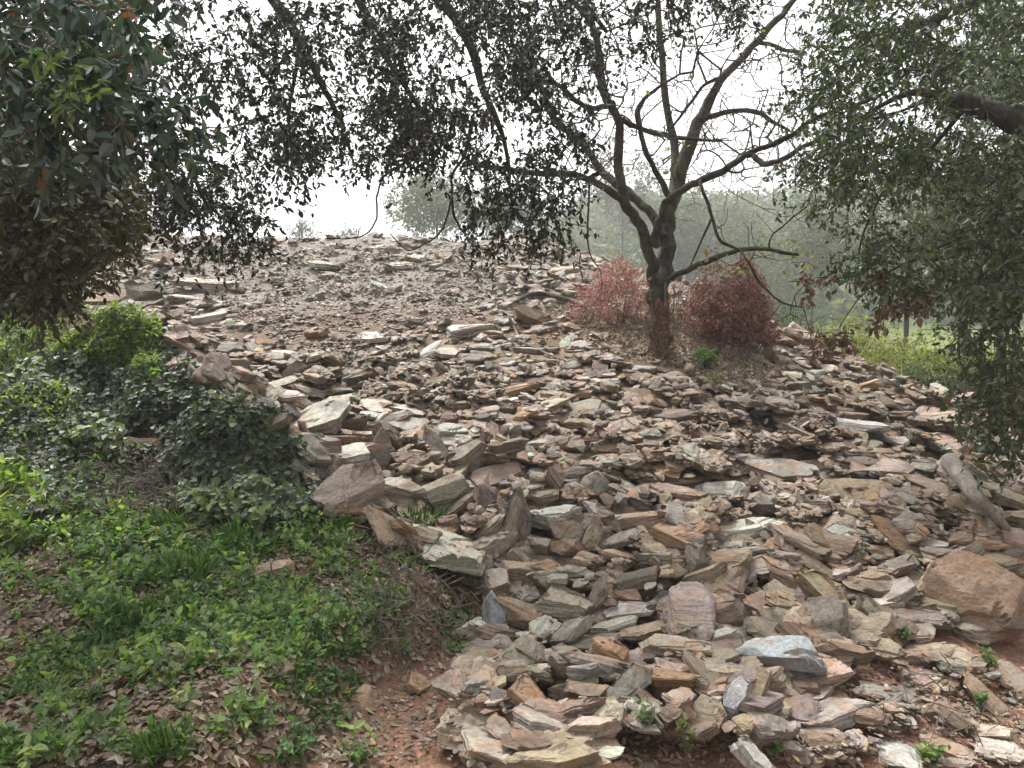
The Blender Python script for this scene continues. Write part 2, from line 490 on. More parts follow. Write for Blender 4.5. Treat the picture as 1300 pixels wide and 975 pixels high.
ROCKS = []          # every stone that is a thing of its own
def add_stone(p_local, Q, center, Rm, cname, seed, info):
    """p_local in the stone's own frame (z across the bedding); Rm columns = its axes in the world"""
    r = np.random.default_rng(seed + 5)
    Wp = p_local @ Rm.T + center
    keep = .9 if cname in ('white', 'blue', 'pale', 'cream', 'dark') else .85
    base = (np.array(PAL[cname]) * keep + EARTH * (1 - keep)) * np.array([1.0, 1.01, .975]) * r.uniform(.86, 1.12) * (1 + r.normal(0, .025, 3))
    n = len(p_local)
    rc = p_local + np.array([seed % 37 * 1.7, seed % 53 * 1.3, seed % 29 * 2.1])
    loc = np.array([center[0], center[1], Wp[:, 2].min()])
    o = mesh_obj(info['name'], Wp, [Q], M_BOULDER if info['name'] == 'boulder' else M_ROCK, smooth=False, loc=loc,
                 attrs={"rcol": ('COLOR', np.tile(base, (n, 1))), "rc": ('VEC', rc)})
    info.update(obj=o, c=center, color=cname)
    ROCKS.append(info)
    splat(Wp)
    return o

def splat(Wp):
    i = ((Wp[:, 0] - GX0) / CELL).round().astype(int); j = ((Wp[:, 1] - GY0) / CELL).round().astype(int)
    ok = (i >= 0) & (j >= 0) & (i < HM.shape[0]) & (j < HM.shape[1])
    np.maximum.at(HM, (i[ok], j[ok]), np.minimum(Wp[ok, 2] - .004, HBASE[i[ok], j[ok]] + CAPH[i[ok], j[ok]]))

def settle(Wp, sink):
    """how far to lift the stone so that it rests on what is below it"""
    low = Wp[:, 2] < np.median(Wp[:, 2])
    g = hm(Wp[low, 0], Wp[low, 1]) - Wp[low, 2]
    return np.percentile(g, 66) - sink

# --- loose small rubble: nobody could count it, so it is one mesh
class Heap:
    def __init__(s): s.v, s.f, s.c, s.r, s.n = [], {}, [], [], 0
    def add(s, P, Q, c, rc):
        s.v.append(P); s.c.append(c); s.r.append(rc)
        s.f.setdefault(Q.shape[1], []).append(Q + s.n); s.n += len(P)
    def build(s, name):
        return mesh_obj(name, np.concatenate(s.v), [np.concatenate(a) for a in s.f.values()], M_ROCK,
                        attrs={"rcol": ('COLOR', np.concatenate(s.c)), "rc": ('VEC', np.concatenate(s.r))})

small_protos = [rock(1, rng.uniform(.5, .85), rng.uniform(.12, .36), 9000 + i, (9, 7, 4), 1.3) for i in range(26)]
chip_protos = [rock(1, rng.uniform(.45, .8), rng.uniform(.12, .3), 9500 + i, (3, 3, 2), 1.2) for i in range(16)]

SCREE = [(100, 330), (150, 316), (330, 300), (600, 304), (700, 320), (790, 338), (760, 380), (740, 395), (800, 462), (900, 478), (965, 450), (1000, 425), (1100, 455),
         (1200, 515), (1300, 590), (1300, 800), (1240, 800), (1140, 812), (1085, 820), (1070, 870), (1060, 900), (1030, 930), (960, 945), (930, 920), (880, 915),
         (800, 935), (740, 975), (600, 975), (590, 930), (640, 900), (590, 880), (612, 800), (605, 745), (500, 690), (420, 640), (345, 550), (225, 470), (110, 410)]
SOILR = [(740, 975), (800, 930), (920, 930), (1080, 840), (1140, 850), (1300, 850), (1300, 975)]
LITTER = [(640, 395), (740, 385), (830, 400), (960, 440), (1000, 480), (950, 520), (870, 470), (760, 450), (700, 430)]
PALEZ = [(120, 310), (600, 305), (640, 380), (560, 420), (430, 470), (330, 480), (120, 400)]
GRAVEL = [(230, 318), (600, 306), (640, 345), (600, 400), (500, 422), (430, 462), (330, 425), (250, 360)]

def stone_colors(px, py, n):
    names = ['pale', 'grey', 'tan', 'brown', 'purple', 'pink', 'rust', 'dark', 'green', 'ochre', 'cream']
    wA = np.array([.09, .17, .27, .25, .06, .03, .05, .06, .01, .03, .03])
    wB = np.array([.24, .34, .12, .12, .05, .02, .01, .08, .02, 0, .03])
    up = np.clip((600 - py) / 200, 0, 1) * np.clip((860 - px) / 300, 0, 1)
    up = np.maximum(up, .35 * in_poly(px, py, PALEZ))
    out = np.zeros((n, 3)); nm = []
    for i in range(n):
        wt = wA * (1 - up[i]) + wB * up[i]
        k = rng.choice(len(names), p=wt / wt.sum()); nm.append(names[k])
        out[i] = (np.array(PAL[names[k]]) * .85 + EARTH * .15) * rng.uniform(.7, 1.2) * np.array([1.0, 1.01, .975]) * (1 + rng.normal(0, .04, 3))
    return out, nm

def rand_frames(nor, tilt):
    n = len(nor)
    z = nrm(nor + rng.normal(0, 1, (n, 3)) * np.asarray(tilt)[..., None])
    a = rng.normal(0, 1, (n, 3)); a -= (a * z).sum(1, keepdims=True) * z; a = nrm(a)
    return np.stack([a, np.cross(z, a), z], -1)          # columns

HERO_ELL = []       # (px, py, half length, half width, angle, distance) of the big stones
def clear_of_heroes(px, py, d, r, k=.95):
    ok = np.ones(len(px), bool)
    for hx, hy, a, b, t, hd in HERO_ELL:
        dx, dy = px - hx, -(py - hy)
        u = dx * math.cos(t) + dy * math.sin(t); v = -dx * math.sin(t) + dy * math.cos(t)
        ok &= ~((((u / (a * k + r * .7)) ** 2 + (v / (b * k + r * .45)) ** 2) < 1) & (d < hd + .35))
    return ok

def scatter(heap, n, size_fn, protos, avoid=True, chunk=250, sink=.25, zone=SCREE, tilt=.2, box=(100, 290, 1300, 975), anisotropy=True):
    done = 0; tries = 0
    while done < n and tries < 60:
        tries += 1
        px = rng.uniform(box[0], box[2], chunk * 3); py = rng.uniform(box[1], box[3], chunk * 3)
        k = in_poly(px, py, zone); px, py = px[k][:chunk], py[k][:chunk]
        if not len(px): continue
        d = hit(px, py); k = ~np.isnan(d); px, py, d = px[k], py[k], d[k]
        s = size_fn(px, py, d)
        if avoid:
            k = clear_of_heroes(px, py, d, s * F / d / 2); px, py, d, s = px[k], py[k], d[k], s[k]
        k = ~((in_poly(px, py, LITTER)) & (rng.random(len(px)) < .6)); px, py, d, s = px[k], py[k], d[k], s[k]
        P = at(px, py, d)
        wall = np.abs(hm(P[:, 0], P[:, 1] + .05) - hm(P[:, 0], P[:, 1] - .05)) > .09      # no crumbs stuck to the sides of stones
        k = ~(wall & (s < .07)); px, py, d, s, P = px[k], py[k], d[k], s[k], P[k]
        if not len(P): continue
        fr = rand_frames(slope_n(P[:, 0], P[:, 1]), np.full(len(P), tilt))
        cols, _ = stone_colors(px, py, len(P))
        for i in range(len(P)):
            v, Q = protos[int(rng.integers(len(protos)))]
            loc = v * s[i]
            Wp = loc @ fr[i].T
            Wp = Wp + np.array([P[i, 0], P[i, 1], 0])
            Wp[:, 2] += settle(Wp, sink * s[i] * .3)
            if np.median(Wp[:, 2]) > hm(P[i, 0], P[i, 1], HBASE) + .24: continue
            heap.add(Wp, Q, np.tile(cols[i], (len(Wp), 1)), loc + rng.uniform(0, 40, 3))
            if s[i] > .05: splat(Wp)
        done += len(P)

def size_base(px, py, d):
    s = np.exp(rng.normal(math.log(.15), .45, len(px)))
    g = in_poly(px, py, GRAVEL)
    return np.clip(np.where(g, s * .45, s), .04, .4)
def size_fill(px, py, d):
    s = np.exp(rng.normal(math.log(.125), .42, len(px)))
    g = in_poly(px, py, GRAVEL)
    s = s * np.clip(1.12 - .045 * (d - 4), .8, 1.1)
    return np.clip(np.where(g, s * .4, s), .03, .28)
def size_chip(px, py, d):
    return np.clip(np.exp(rng.normal(math.log(.035), .4, len(px))), .012, .09)

rubble = Heap()
scatter(rubble, 2200, size_base, small_protos, avoid=False, sink=.2)
# the flanks and the crest that the photograph sees only edge-on
def scatter_world(heap, n, fx, fy, smin, smax):
    x = rng.uniform(fx[0], fx[1], n); y = rng.uniform(fy[0], fy[1], n)
    fr = rand_frames(slope_n(x, y), np.full(n, .25))
    cols, _ = stone_colors(np.full(n, 500.), np.full(n, 450.), n)
    for i in range(n):
        if x[i] - np.interp(y[i], EY, EX) > 1.0 or np.interp(y[i], BY, BX) - x[i] > 0: continue
        v, Q = small_protos[int(rng.integers(len(small_protos)))]
        loc = v * rng.uniform(smin, smax); Wp = loc @ fr[i].T + np.array([x[i], y[i], 0]); Wp[:, 2] += settle(Wp, .02)
        heap.add(Wp, Q, np.tile(cols[i], (len(Wp), 1)), loc + rng.uniform(0, 40, 3)); splat(Wp)
scatter_world(rubble, 900, (-7, 4), (9.5, 15.2), .08, .3)
scatter_world(rubble, 420, (3.1, 6.4), (3.0, 5.6), .06, .3)
scatter_world(rubble, 300, (2.5, 6.2), (4.7, 10), .1, .35)
# --- the big stones, read off the photograph: pixel centre, length, height, angle, pose (T lying, E edge towards us, U standing face on, B block), colour, label, landmark phrase
HERO = [
 # foot of the pile beside the soil bank
 (626,788,64,34,98,'U','bluegrey',"tall grey slab standing on end against the edge of the soil bank","tall grey slab by the soil bank"),
 (662,780,64,38,-22,'B','tan',"tan wedge-shaped stone between the grey standing slab and the big cream block",None),
 (713,770,68,44,-5,'B','cream',"big smooth cream block with a flat top near the foot of the pile","big smooth cream block"),
 (724,802,58,28,45,'B','grey',"grey-brown slab leaning up against the front of the smooth cream block",None),
 (666,828,48,42,10,'U','green',"squarish greenish grey stone with its flat face towards the path",None),
 (671,756,34,26,10,'B','grey',None,None),(713,841,36,30,-30,'B','purple',None,None),
 (742,854,48,30,12,'B','pale',None,None),(739,876,58,24,-8,'B','brown',None,None),(653,852,50,24,0,'B','brown',None,None),
 (674,884,60,42,-40,'U','rust',"rusty brown wedge tilted steeply beside the bare soil face",None),
 (732,901,62,30,8,'B','brown',"brown streaked block just above the pale slabs at the pile's bottom edge",None),
 (691,918,80,34,-14,'T','cream',"cream slab with a split top lying behind the two large front slabs",None),
 (626,945,88,54,-8,'T','cream',"broad cream tan slab at the very bottom edge beside the path","broad cream slab at the bottom edge"),
 (694,962,128,56,4,'T','ochre',"largest flat ochre slab at the bottom of the pile","large flat ochre slab at the bottom"),
 (752,926,70,42,10,'B','pink',None,None),(756,948,62,24,8,'B','brown',None,None),
 (800,870,60,34,40,'U','grey',"dark streaked slab propped up at an angle above the small weed",None),
 (794,901,46,20,86,'U','brown',None,None),(833,899,62,24,-48,'B','brown',None,None),(857,863,66,34,0,'B','rust',"thick rusty brown block with a streaked front face",None),
 (778,832,46,36,-18,'B','rust',None,None),(850,822,80,28,-5,'T','grey',None,None),(819,800,78,18,12,'E','tan',"long thin tan slab with a splintered edge",None),(754,815,66,15,12,'E','dark',None,None),
 (780,792,64,16,15,'E','pale',None,None),(804,775,60,24,10,'T','white',None,None),(759,757,46,22,68,'U','purple',None,None),(862,765,60,28,15,'B','tan',None,None),
 (809,742,62,32,18,'B','dark',"dark grey boulder crossed by a pale vein","dark boulder with a pale vein"),(865,887,36,20,18,'B','green',None,None),(896,911,48,48,0,'B','tan',None,None),
 # round the blue boulder
 (983,832,112,66,2,'B','blue',"pale blue and white boulder at the foot of the pile","pale blue boulder"),
 (1050,795,62,60,70,'U','grey',"dark grey round-topped slab standing just behind the pale blue boulder","round-topped grey slab"),
 (1050,758,84,40,-42,'B','ochre',"long ochre and cream slab slanting down towards the round-topped grey one",None),
 (1070,829,62,36,-5,'B','brown',None,None),(1038,860,92,42,15,'T','pink',"pinkish slab with faint stripes below the pale blue boulder","pinkish striped slab"),
 (1017,876,46,28,-5,'B','brown',None,None),(935,885,52,30,62,'U','bluegrey',"blue-grey slab standing on edge below the pale blue boulder",None),(956,882,56,32,68,'U','ochre',None,None),
 (1045,904,98,42,10,'T','redgrey',"long two-toned pink and grey slab, lowest of those under the blue boulder","two-toned pink and grey slab"),
 (978,925,58,44,12,'B','cream',None,None),(954,962,52,34,-35,'B','white',"whitish rock poking out of the red soil at the bottom edge","whitish rock in the red soil"),
 (943,920,26,24,0,'B','ochre',None,None),(1043,935,70,24,8,'B','pink',None,None),(917,809,40,26,20,'B','cream',None,None),(914,832,38,20,0,'T','tan',None,None),
 (914,783,56,34,25,'B','brown',None,None),(947,786,42,20,-60,'U','brown',None,None),(1025,788,38,26,50,'B','brown',None,None),(984,753,34,32,15,'U','pale',None,None),
 (920,746,56,40,-10,'U','tan',None,None),(1004,948,22,18,0,'B','purple',None,None),
 # right foot and the path side
 (1232,770,118,106,-8,'U','orange',"huge orange tan boulder, the largest stone, at the right foot of the pile","huge orange tan boulder"),
 (1115,786,60,40,-32,'B','purple',None,None),(1113,769,50,20,15,'T','cream',None,None),(1118,824,48,36,-5,'B','tan',None,None),(1166,783,60,22,-3,'B','grey',None,None),
 (1140,754,58,24,2,'B','brown',None,None),(1178,828,88,28,8,'T','tan',"long low tan slab lying in the red soil below the huge boulder",None),(1217,835,62,26,-5,'B','pink',None,None),
 (1253,887,74,30,-38,'B','ochre',"ochre green-edged slab tilted in the red soil by the path","tilted ochre slab by the path"),(1284,860,46,34,-35,'T','pink',None,None),
 (1204,913,48,32,-30,'B','tan',None,None),(1142,959,54,40,5,'T','pale',None,None),(1205,952,72,24,0,'T','pink',None,None),(1257,930,46,22,5,'T','cream',None,None),(1270,954,52,30,0,'T','white',None,None),(1214,969,38,16,0,'B','pink',None,None),
 # beside the ivy
 (444,626,78,74,20,'B','redgrey',"big reddish grey block with a flat grey top beside the ivy","big reddish block by the ivy"),
 (509,625,62,40,-10,'B','cream',"thick cream slab just right of the reddish block by the ivy","thick cream slab"),
 (570,628,60,44,25,'B','cream',None,None),(492,673,64,34,-45,'T','tan',None,None),
 (559,695,106,56,-10,'T','pale',"broad pale grey slab lying on top of the soil bank's upper end","broad pale slab on the soil bank"),
 (614,717,28,30,70,'U','pale',None,None),(628,740,44,36,-5,'B','cream',None,None),(617,632,38,22,75,'U','pink',None,None),(478,580,36,32,-30,'U','dark',"very dark squarish stone beside the flat pale slab near the ivy",None),
 (439,577,60,28,2,'T','pale',None,None),(594,578,54,34,30,'B','pink',"pinkish slab with a rusty stain leaning uphill",None),(630,600,78,26,12,'B','pink',None,None),(524,584,46,22,-5,'B','brown',None,None),
 (548,580,22,14,10,'B','cream',None,None),(622,671,52,18,42,'E','tan',None,None),(586,641,40,18,35,'E','brown',None,None),(554,565,48,16,-52,'U','pale',None,None),(566,663,32,20,0,'B','purple',None,None),
 # middle
 (656,663,68,34,86,'U','purple',"tall streaked brown slab standing upright in the middle of the pile","tall brown upright slab"),
 (703,656,58,32,5,'B','white',"thick whitish box-shaped block beside the tall brown upright slab","whitish box-shaped block"),
 (718,676,46,28,-10,'U','grey',None,None),(718,696,40,26,-5,'B','brown',None,None),(630,691,46,28,20,'B','cream',None,None),(685,692,30,22,0,'B','purple',None,None),
 (753,683,44,26,68,'U','tan',None,None),(657,726,44,30,-10,'B','tan',None,None),(696,724,42,24,0,'B','ochre',None,None),(748,711,46,20,-8,'B','tan',None,None),
 (756,617,38,34,80,'U','white',"whitish triangular plate standing face-on among brown stones","whitish triangular plate"),
 (729,728,46,18,2,'E','grey',None,None),(788,705,48,14,-12,'E','orange',None,None),(788,687,50,18,25,'E','grey',None,None),(809,659,70,20,15,'E','tan',None,None),
 (661,709,42,20,-30,'B','tan',None,None),(707,741,28,20,0,'B','green',None,None),(729,602,36,18,8,'B','purple',None,None),(703,610,30,22,-50,'B','purple',None,None),
 (692,630,38,20,5,'B','tan',None,None),(681,600,22,12,0,'T','pale',None,None),
 (912,622,68,28,5,'B','white',None,None),(968,638,40,26,-15,'B','green',None,None),(944,672,84,24,15,'E','white',"long whitish bar-shaped slab slanting up across the pile","long whitish bar-shaped slab"),
 (998,594,78,28,3,'B','pale',"long pale slab overhanging a dark gap in the upper right of the pile","overhanging pale slab"),(858,624,74,20,-10,'E','tan',None,None),
 (850,686,64,24,-20,'E','rust',None,None),(880,712,46,26,68,'U','grey',"grey pointed spike of slate standing on end","grey pointed spike of slate"),
 (892,730,62,22,25,'E','tan',None,None),(964,718,66,22,8,'T','grey',None,None),(1016,688,80,26,-20,'T','tan',None,None),(1030,715,58,22,-30,'B','brown',None,None),
 (842,602,58,12,-5,'E','tan',None,None),(930,694,36,16,8,'T','pale',None,None),(960,700,50,16,15,'E','green',None,None),(950,584,42,18,0,'T','grey',None,None),
 (1077,621,78,30,-3,'B','ochre',"broad flat-faced ochre slab on the right of the pile","broad ochre slab"),(1171,594,38,20,-3,'B','white',None,None),(1136,595,44,24,-5,'T','pink',None,None),(1183,617,60,22,-15,'B','tan',None,None),
 (1186,693,36,16,3,'T','white',None,None),(1198,704,52,18,-3,'E','grey',None,None),(1132,679,56,24,-40,'B','brown',None,None),(1272,708,56,28,0,'T','tan',None,None),
 (1276,630,62,24,-20,'T','tan',None,None),(1290,658,40,30,0,'B','tan',None,None),(1140,722,52,28,22,'B','grey',None,None),(1114,736,38,26,0,'B','tan',None,None),(1167,735,44,18,0,'B','pink',None,None),
 (1048,669,42,24,30,'T','tan',None,None),(1054,568,36,12,0,'T','pink',None,None),(1093,587,46,20,-5,'B','dark',None,None),(1116,701,36,18,-5,'B','brown',None,None),
 (1190,529,50,30,-3,'T','pink',"broad pinkish slab under the hanging leaves at the pile's right edge",None),(1208,562,52,18,-10,'T','pink',None,None),(1095,543,68,16,-5,'E','white',None,None),
 (1143,528,30,16,0,'B','brown',None,None),(1083,529,40,12,-5,'E','brown',None,None),(1125,510,30,14,-15,'B','pink',None,None),(1101,489,36,13,12,'E','rust',None,None),(1048,470,32,12,0,'T','pale',None,None),
 (1018,489,42,14,5,'E','grey',None,None),(1019,513,20,15,0,'B','brown',None,None),(1140,560,28,14,-10,'T','pale',None,None),
 # left middle
 (392,536,94,44,20,'T','pale',"large pale plate sloping beside the ivy","large pale plate by the ivy"),(353,540,38,24,30,'B','brown',None,None),(403,563,54,18,-5,'E','grey',None,None),
 (359,502,52,16,0,'T','pale',None,None),(351,489,50,14,15,'T','pale',None,None),(374,472,30,26,60,'U','purple',"rounded purplish stone standing up among pale slabs",None),(394,499,44,12,-15,'E','grey',None,None),(382,512,42,18,-35,'B','pink',None,None),
 (432,559,56,12,-3,'E','rust',None,None),(480,516,44,20,-10,'T','pale',None,None),(504,531,44,18,20,'B','dark',None,None),(523,538,50,16,0,'B','pale',None,None),(573,548,44,22,0,'B','white',None,None),
 (452,537,34,20,20,'B','brown',None,None),(463,551,30,12,0,'E','pale',None,None),(471,527,22,13,-15,'T','white',None,None),(511,490,38,12,-3,'T','tan',None,None),(585,515,28,16,0,'B','tan',None,None),(571,531,22,17,0,'B','brown',None,None),
 (432,497,46,12,0,'E','dark',None,None),(423,456,32,18,-25,'B','tan',None,None),(455,479,42,14,10,'E','dark',None,None),(357,452,42,14,0,'T','pale',None,None),(488,566,42,14,-60,'U','grey',None,None),(494,552,42,24,-40,'B','brown',None,None),
 # upper left
 (265,361,62,20,0,'T','cream',"broad cream plate high on the left of the slope","broad cream plate high up"),(265,403,46,16,8,'T','white',None,None),(189,372,46,26,-5,'B','grey',"grey brown block half buried in the upper left bank",None),(133,378,62,24,0,'B','orange',"orange brown block under the hanging oak leaves","orange brown block under the oak"),
 (212,328,36,12,0,'B','orange',"bright orange tan stone on the crest at left",None),(303,368,20,13,0,'B','brown',None,None),(258,455,38,14,-35,'T','tan',None,None),(222,448,46,12,0,'T','white',None,None),(285,442,42,16,0,'E','dark',None,None),
 (298,461,50,12,0,'E','grey',None,None),(403,424,28,22,-10,'B','rust',None,None),(336,435,26,11,0,'B','rust',None,None),(232,379,36,11,0,'T','white',None,None),(156,417,52,14,0,'T','pale',None,None),(412,337,36,12,0,'T','pale',None,None),
 # upper middle
 (595,419,68,22,8,'T','white',"long whitish slab jutting out high in the middle of the slope","long whitish slab high up"),(547,444,34,22,35,'T','white',None,None),(567,447,28,20,0,'T','cream',None,None),(475,428,44,18,0,'T','white',None,None),
 (671,402,44,26,-30,'B','tan',"tan and mauve block alone beside the leaf litter","tan and mauve block by the leaf litter"),(461,395,32,14,0,'B','brown',None,None),(506,338,42,11,0,'T','white',None,None),(529,326,26,14,0,'T','white',None,None),(487,315,38,9,0,'E','pale',None,None),
 (661,341,34,10,0,'T','tan',None,None),(717,343,32,11,0,'T','tan',None,None),(498,419,28,13,0,'B','dark',None,None),(529,407,30,14,-10,'B','green',None,None),(484,365,28,11,-20,'T','bluegrey',None,None),
 (672,445,44,11,-3,'E','grey',None,None),(613,442,42,11,0,'E','grey',None,None),(600,456,38,13,0,'E','dark',None,None),(660,494,48,15,15,'E','rust',None,None),(745,516,52,18,10,'B','pale',None,None),(731,538,34,18,0,'B','tan',None,None),
 (731,565,42,18,3,'B','purple',None,None),(853,527,52,20,0,'B','purple',None,None),(811,498,42,14,-15,'B','tan',None,None),(687,562,36,14,8,'T','pale',None,None),(724,464,34,12,0,'T','grey',None,None),
 (643,520,28,16,0,'B','purple',None,None),(782,570,38,16,15,'B','ochre',None,None),(819,469,32,10,0,'E','pale',None,None),(738,501,28,10,10,'E','rust',None,None),
]
HERO.sort(key=lambda h: h[1])
SHAPE = {'T': 'slab lying flat', 'E': 'slab seen edge-on', 'U': 'slab standing on end', 'B': 'angular block'}

def view_frame(c):
    v = nrm(c - CAM); r = nrm(np.cross(v, [0, 0, 1.0])); u = np.cross(r, v)
    return v, r, u

def size_word(m):
    return 'small' if m < .2 else 'large' if m > .42 else ''

for hi, (px, py, L, S, th, mode, cn, lab, lmk) in enumerate(HERO):
    r_ = np.random.default_rng(400 + hi)
    d = hit(px, min(py + S * .15, 974 if py < 960 else py))[0]
    if np.isnan(d): d = 13.0
    c = at(px, py, d)
    v, rr, uu = view_frame(c)
    t = R(th)
    a = math.cos(t) * rr + math.sin(t) * uu; p = -math.sin(t) * rr + math.cos(t) * uu
    sn = slope_n(c[0], c[1])
    lie = math.acos(np.clip(-(v @ sn), -1, 1))
    phi = {'T': lie + r_.normal(0, .06), 'E': lie + R(r_.uniform(6, 14)), 'U': R(r_.uniform(18, 30)), 'B': R(r_.uniform(40, 52))}[mode]
    phi = min(phi, R(84))
    n = math.cos(phi) * -v + math.sin(phi) * p
    wv = math.cos(phi) * p + math.sin(phi) * v
    if mode in 'TB':                       # turn the slab a little in its own plane
        pass
    scale = d / F
    Lm, Sm = L * scale, S * scale
    T = Lm * {'T': .19, 'E': .23, 'U': .26, 'B': .47}[mode] * r_.uniform(.85, 1.15)
    if cn == 'orange' and L > 100: T = .5 * Lm
    T = min(T, Sm * .8 / max(math.sin(phi), .3))
    W = (Sm - T * math.sin(phi)) / max(math.cos(phi), .12)
    if W < .42 * Lm:
        W = .42 * Lm; T = max((Sm - W * math.cos(phi)) / math.sin(phi), .12 * Sm)
    W = min(W, 1.25 * Lm)
    k = 1.13                               # the fracture planes trim the block
    big = L > 50
    pl, Q = rock(Lm * k, W * k, T * 1.12, 1200 + hi, (34, 26, 12) if big else (22, 16, 8), **(dict(bed=.25, rough=1.7) if L > 100 and S > 60 else {}))
    # right-handed frame: columns a, n x a, n
    Rm = np.stack([a, np.cross(n, a), n], -1)
    if mode in 'TB' and r_.random() < .8:  # yaw in the bedding plane hides the alignment with the picture
        g = r_.normal(0, .12); cg, sg = math.cos(g), math.sin(g)
        Rm = Rm @ np.array([[cg, -sg, 0], [sg, cg, 0], [0, 0, 1]])
    Wp0 = pl @ Rm.T
    # slide along the line of sight until the stone is bedded in what is there
    want = {'T': .36, 'E': .38, 'U': .34, 'B': .30}[mode] * (.75 if L > 90 and mode == 'B' else 1.15 if (px, py) == (559, 695) else 1)
    best = c
    for s_ in np.arange(-.45, .5, .03):
        cc = c + v * s_
        W_ = Wp0 + cc
        if (W_[:, 2] < hm(W_[:, 0], W_[:, 1])).mean() <= want: best = cc
        else: break
    HERO_ELL.append((px, py, L / 2, S / 2, t, (best - CAM) @ FWD))
    nm = 'stone'
    if L > 90 and mode in 'BU': nm = 'boulder'
    add_stone(pl, Q, best, Rm, cn, 1200 + hi, dict(name=nm, label=lab, lmk=lmk, px=px, py=py, L=Lm, mode=mode))

# --- more single stones between them, where the photograph has stones of that size
def free_stones(n):
    made = 0
    for tries in range(6000):
        if made >= n: break
        px, py = rng.uniform(110, 1300), 300 + 640 * rng.beta(1.5, 1.5)
        if not in_poly(np.array([px]), np.array([py]), SCREE)[0]: continue
        if in_poly(np.array([px]), np.array([py]), LITTER)[0] or in_poly(np.array([px]), np.array([py]), GRAVEL)[0] and rng.random() < .85: continue
        d = hit(px, py)[0]
        if np.isnan(d): continue
        Lpx = np.clip(np.exp(rng.normal(3.32, .22)) * (.55 + .45 * np.clip((py - 300) / 350, 0, 1)), 17, 52)
        if not clear_of_heroes(np.array([px]), np.array([py]), np.array([d]), Lpx / 2, 1.0)[0]: continue
        Lm = Lpx * d / F * 1.1
        mode = rng.choice(list('TEUB'), p=[.5, .28, .04, .18])
        T = Lm * {'T': rng.uniform(.13, .24), 'E': rng.uniform(.16, .26), 'U': .2, 'B': rng.uniform(.38, .55)}[mode]
        Wd = Lm * rng.uniform(.5, .85)
        seed = 5000 + tries
        pl, Q = rock(Lm, Wd, T, seed, (18, 13, 7))
        P = at(px, py, d)
        sn = slope_n(P[0], P[1])
        if mode == 'U': sn = nrm(sn * .25 + np.array([rng.normal(0, .5), -1, .2]))
        if mode == 'E': sn = nrm(sn + np.array([0, .25, 0]))
        Rm = rand_frames(sn[None], np.array([.2 if mode != 'B' else .3]))[0]
        Wp = pl @ Rm.T + np.array([P[0], P[1], 0])
        lift = settle(Wp, .12 * Lm * (.8 if mode != 'U' else 1.8))
        c = np.array([P[0], P[1], lift])
        _, cn = stone_colors(np.array([px]), np.array([py]), 1)
        qx, qy, qd = proj(c)
        HERO_ELL.append((float(qx), float(qy), Lpx * .42, Lpx * .2, 0.0, float(qd)))
        add_stone(pl, Q, c, Rm, cn[0], seed, dict(name='stone', label=None, lmk=None, px=float(qx), py=float(qy), L=Lm, mode=mode))
        made += 1
free_stones(max(0, 290 - len(ROCKS)))

# --- fill between them
scatter(rubble, 3600, size_fill, small_protos, avoid=True, sink=.25, tilt=.17)
scatter(rubble, 1500, lambda a, b, d: np.clip(np.exp(rng.normal(math.log(.05), .35, len(a))), .025, .1), small_protos, avoid=True, zone=GRAVEL, box=(220, 300, 650, 470), tilt=.3)
scatter(rubble, 18, lambda a, b, d: np.clip(np.exp(rng.normal(math.log(.085), .5, len(a))), .03, .25), small_protos, avoid=True, zone=SOILR, box=(730, 830, 1300, 975))
scatter(rubble, 60, lambda a, b, d: np.clip(np.exp(rng.normal(math.log(.09), .5, len(a))), .03, .22), small_protos, avoid=True, zone=LITTER, box=(640, 385, 1000, 520))
tag(rubble.build("rubble"), kind="stuff")
chips = Heap()
scatter(chips, 700, size_chip, chip_protos, chunk=300, sink=.1, tilt=.3)
for cx_, cy_, rx_, ry_ in [(505, 470, 90, 40), (585, 500, 60, 34), (965, 645, 90, 24), (1005, 545, 60, 30), (930, 560, 80, 40), (1075, 690, 50, 30), (1215, 668, 60, 18), (900, 845, 40, 30), (560, 350, 120, 40), (190, 340, 70, 20)]:
    pg = [(cx_ + rx_ * math.cos(q), cy_ + ry_ * math.sin(q)) for q in np.arange(0, 6.28, .5)]
    scatter(chips, 260, lambda a, b, d: size_chip(a, b, d) * 1.2, chip_protos, chunk=130, sink=.1, tilt=.3, zone=pg, box=(cx_ - rx_, cy_ - ry_, cx_ + rx_, cy_ + ry_))
scatter(chips, 3400, lambda a, b, d: size_chip(a, b, d) * .8, chip_protos, avoid=False, chunk=500, sink=.1, zone=GRAVEL, box=(220, 300, 650, 470))
scatter(chips, 200, lambda a, b, d: size_chip(a, b, d) * .7, chip_protos, avoid=True, chunk=400, sink=.1, zone=SOILR, box=(730, 830, 1300, 975))
scatter(chips, 220, lambda a, b, d: size_chip(a, b, d) * .7, chip_protos, avoid=True, chunk=400, sink=.1, zone=[(380, 975), (440, 860), (620, 790), (640, 900), (600, 975)], box=(380, 780, 650, 975))
tag(chips.build("gravel"), kind="stuff")

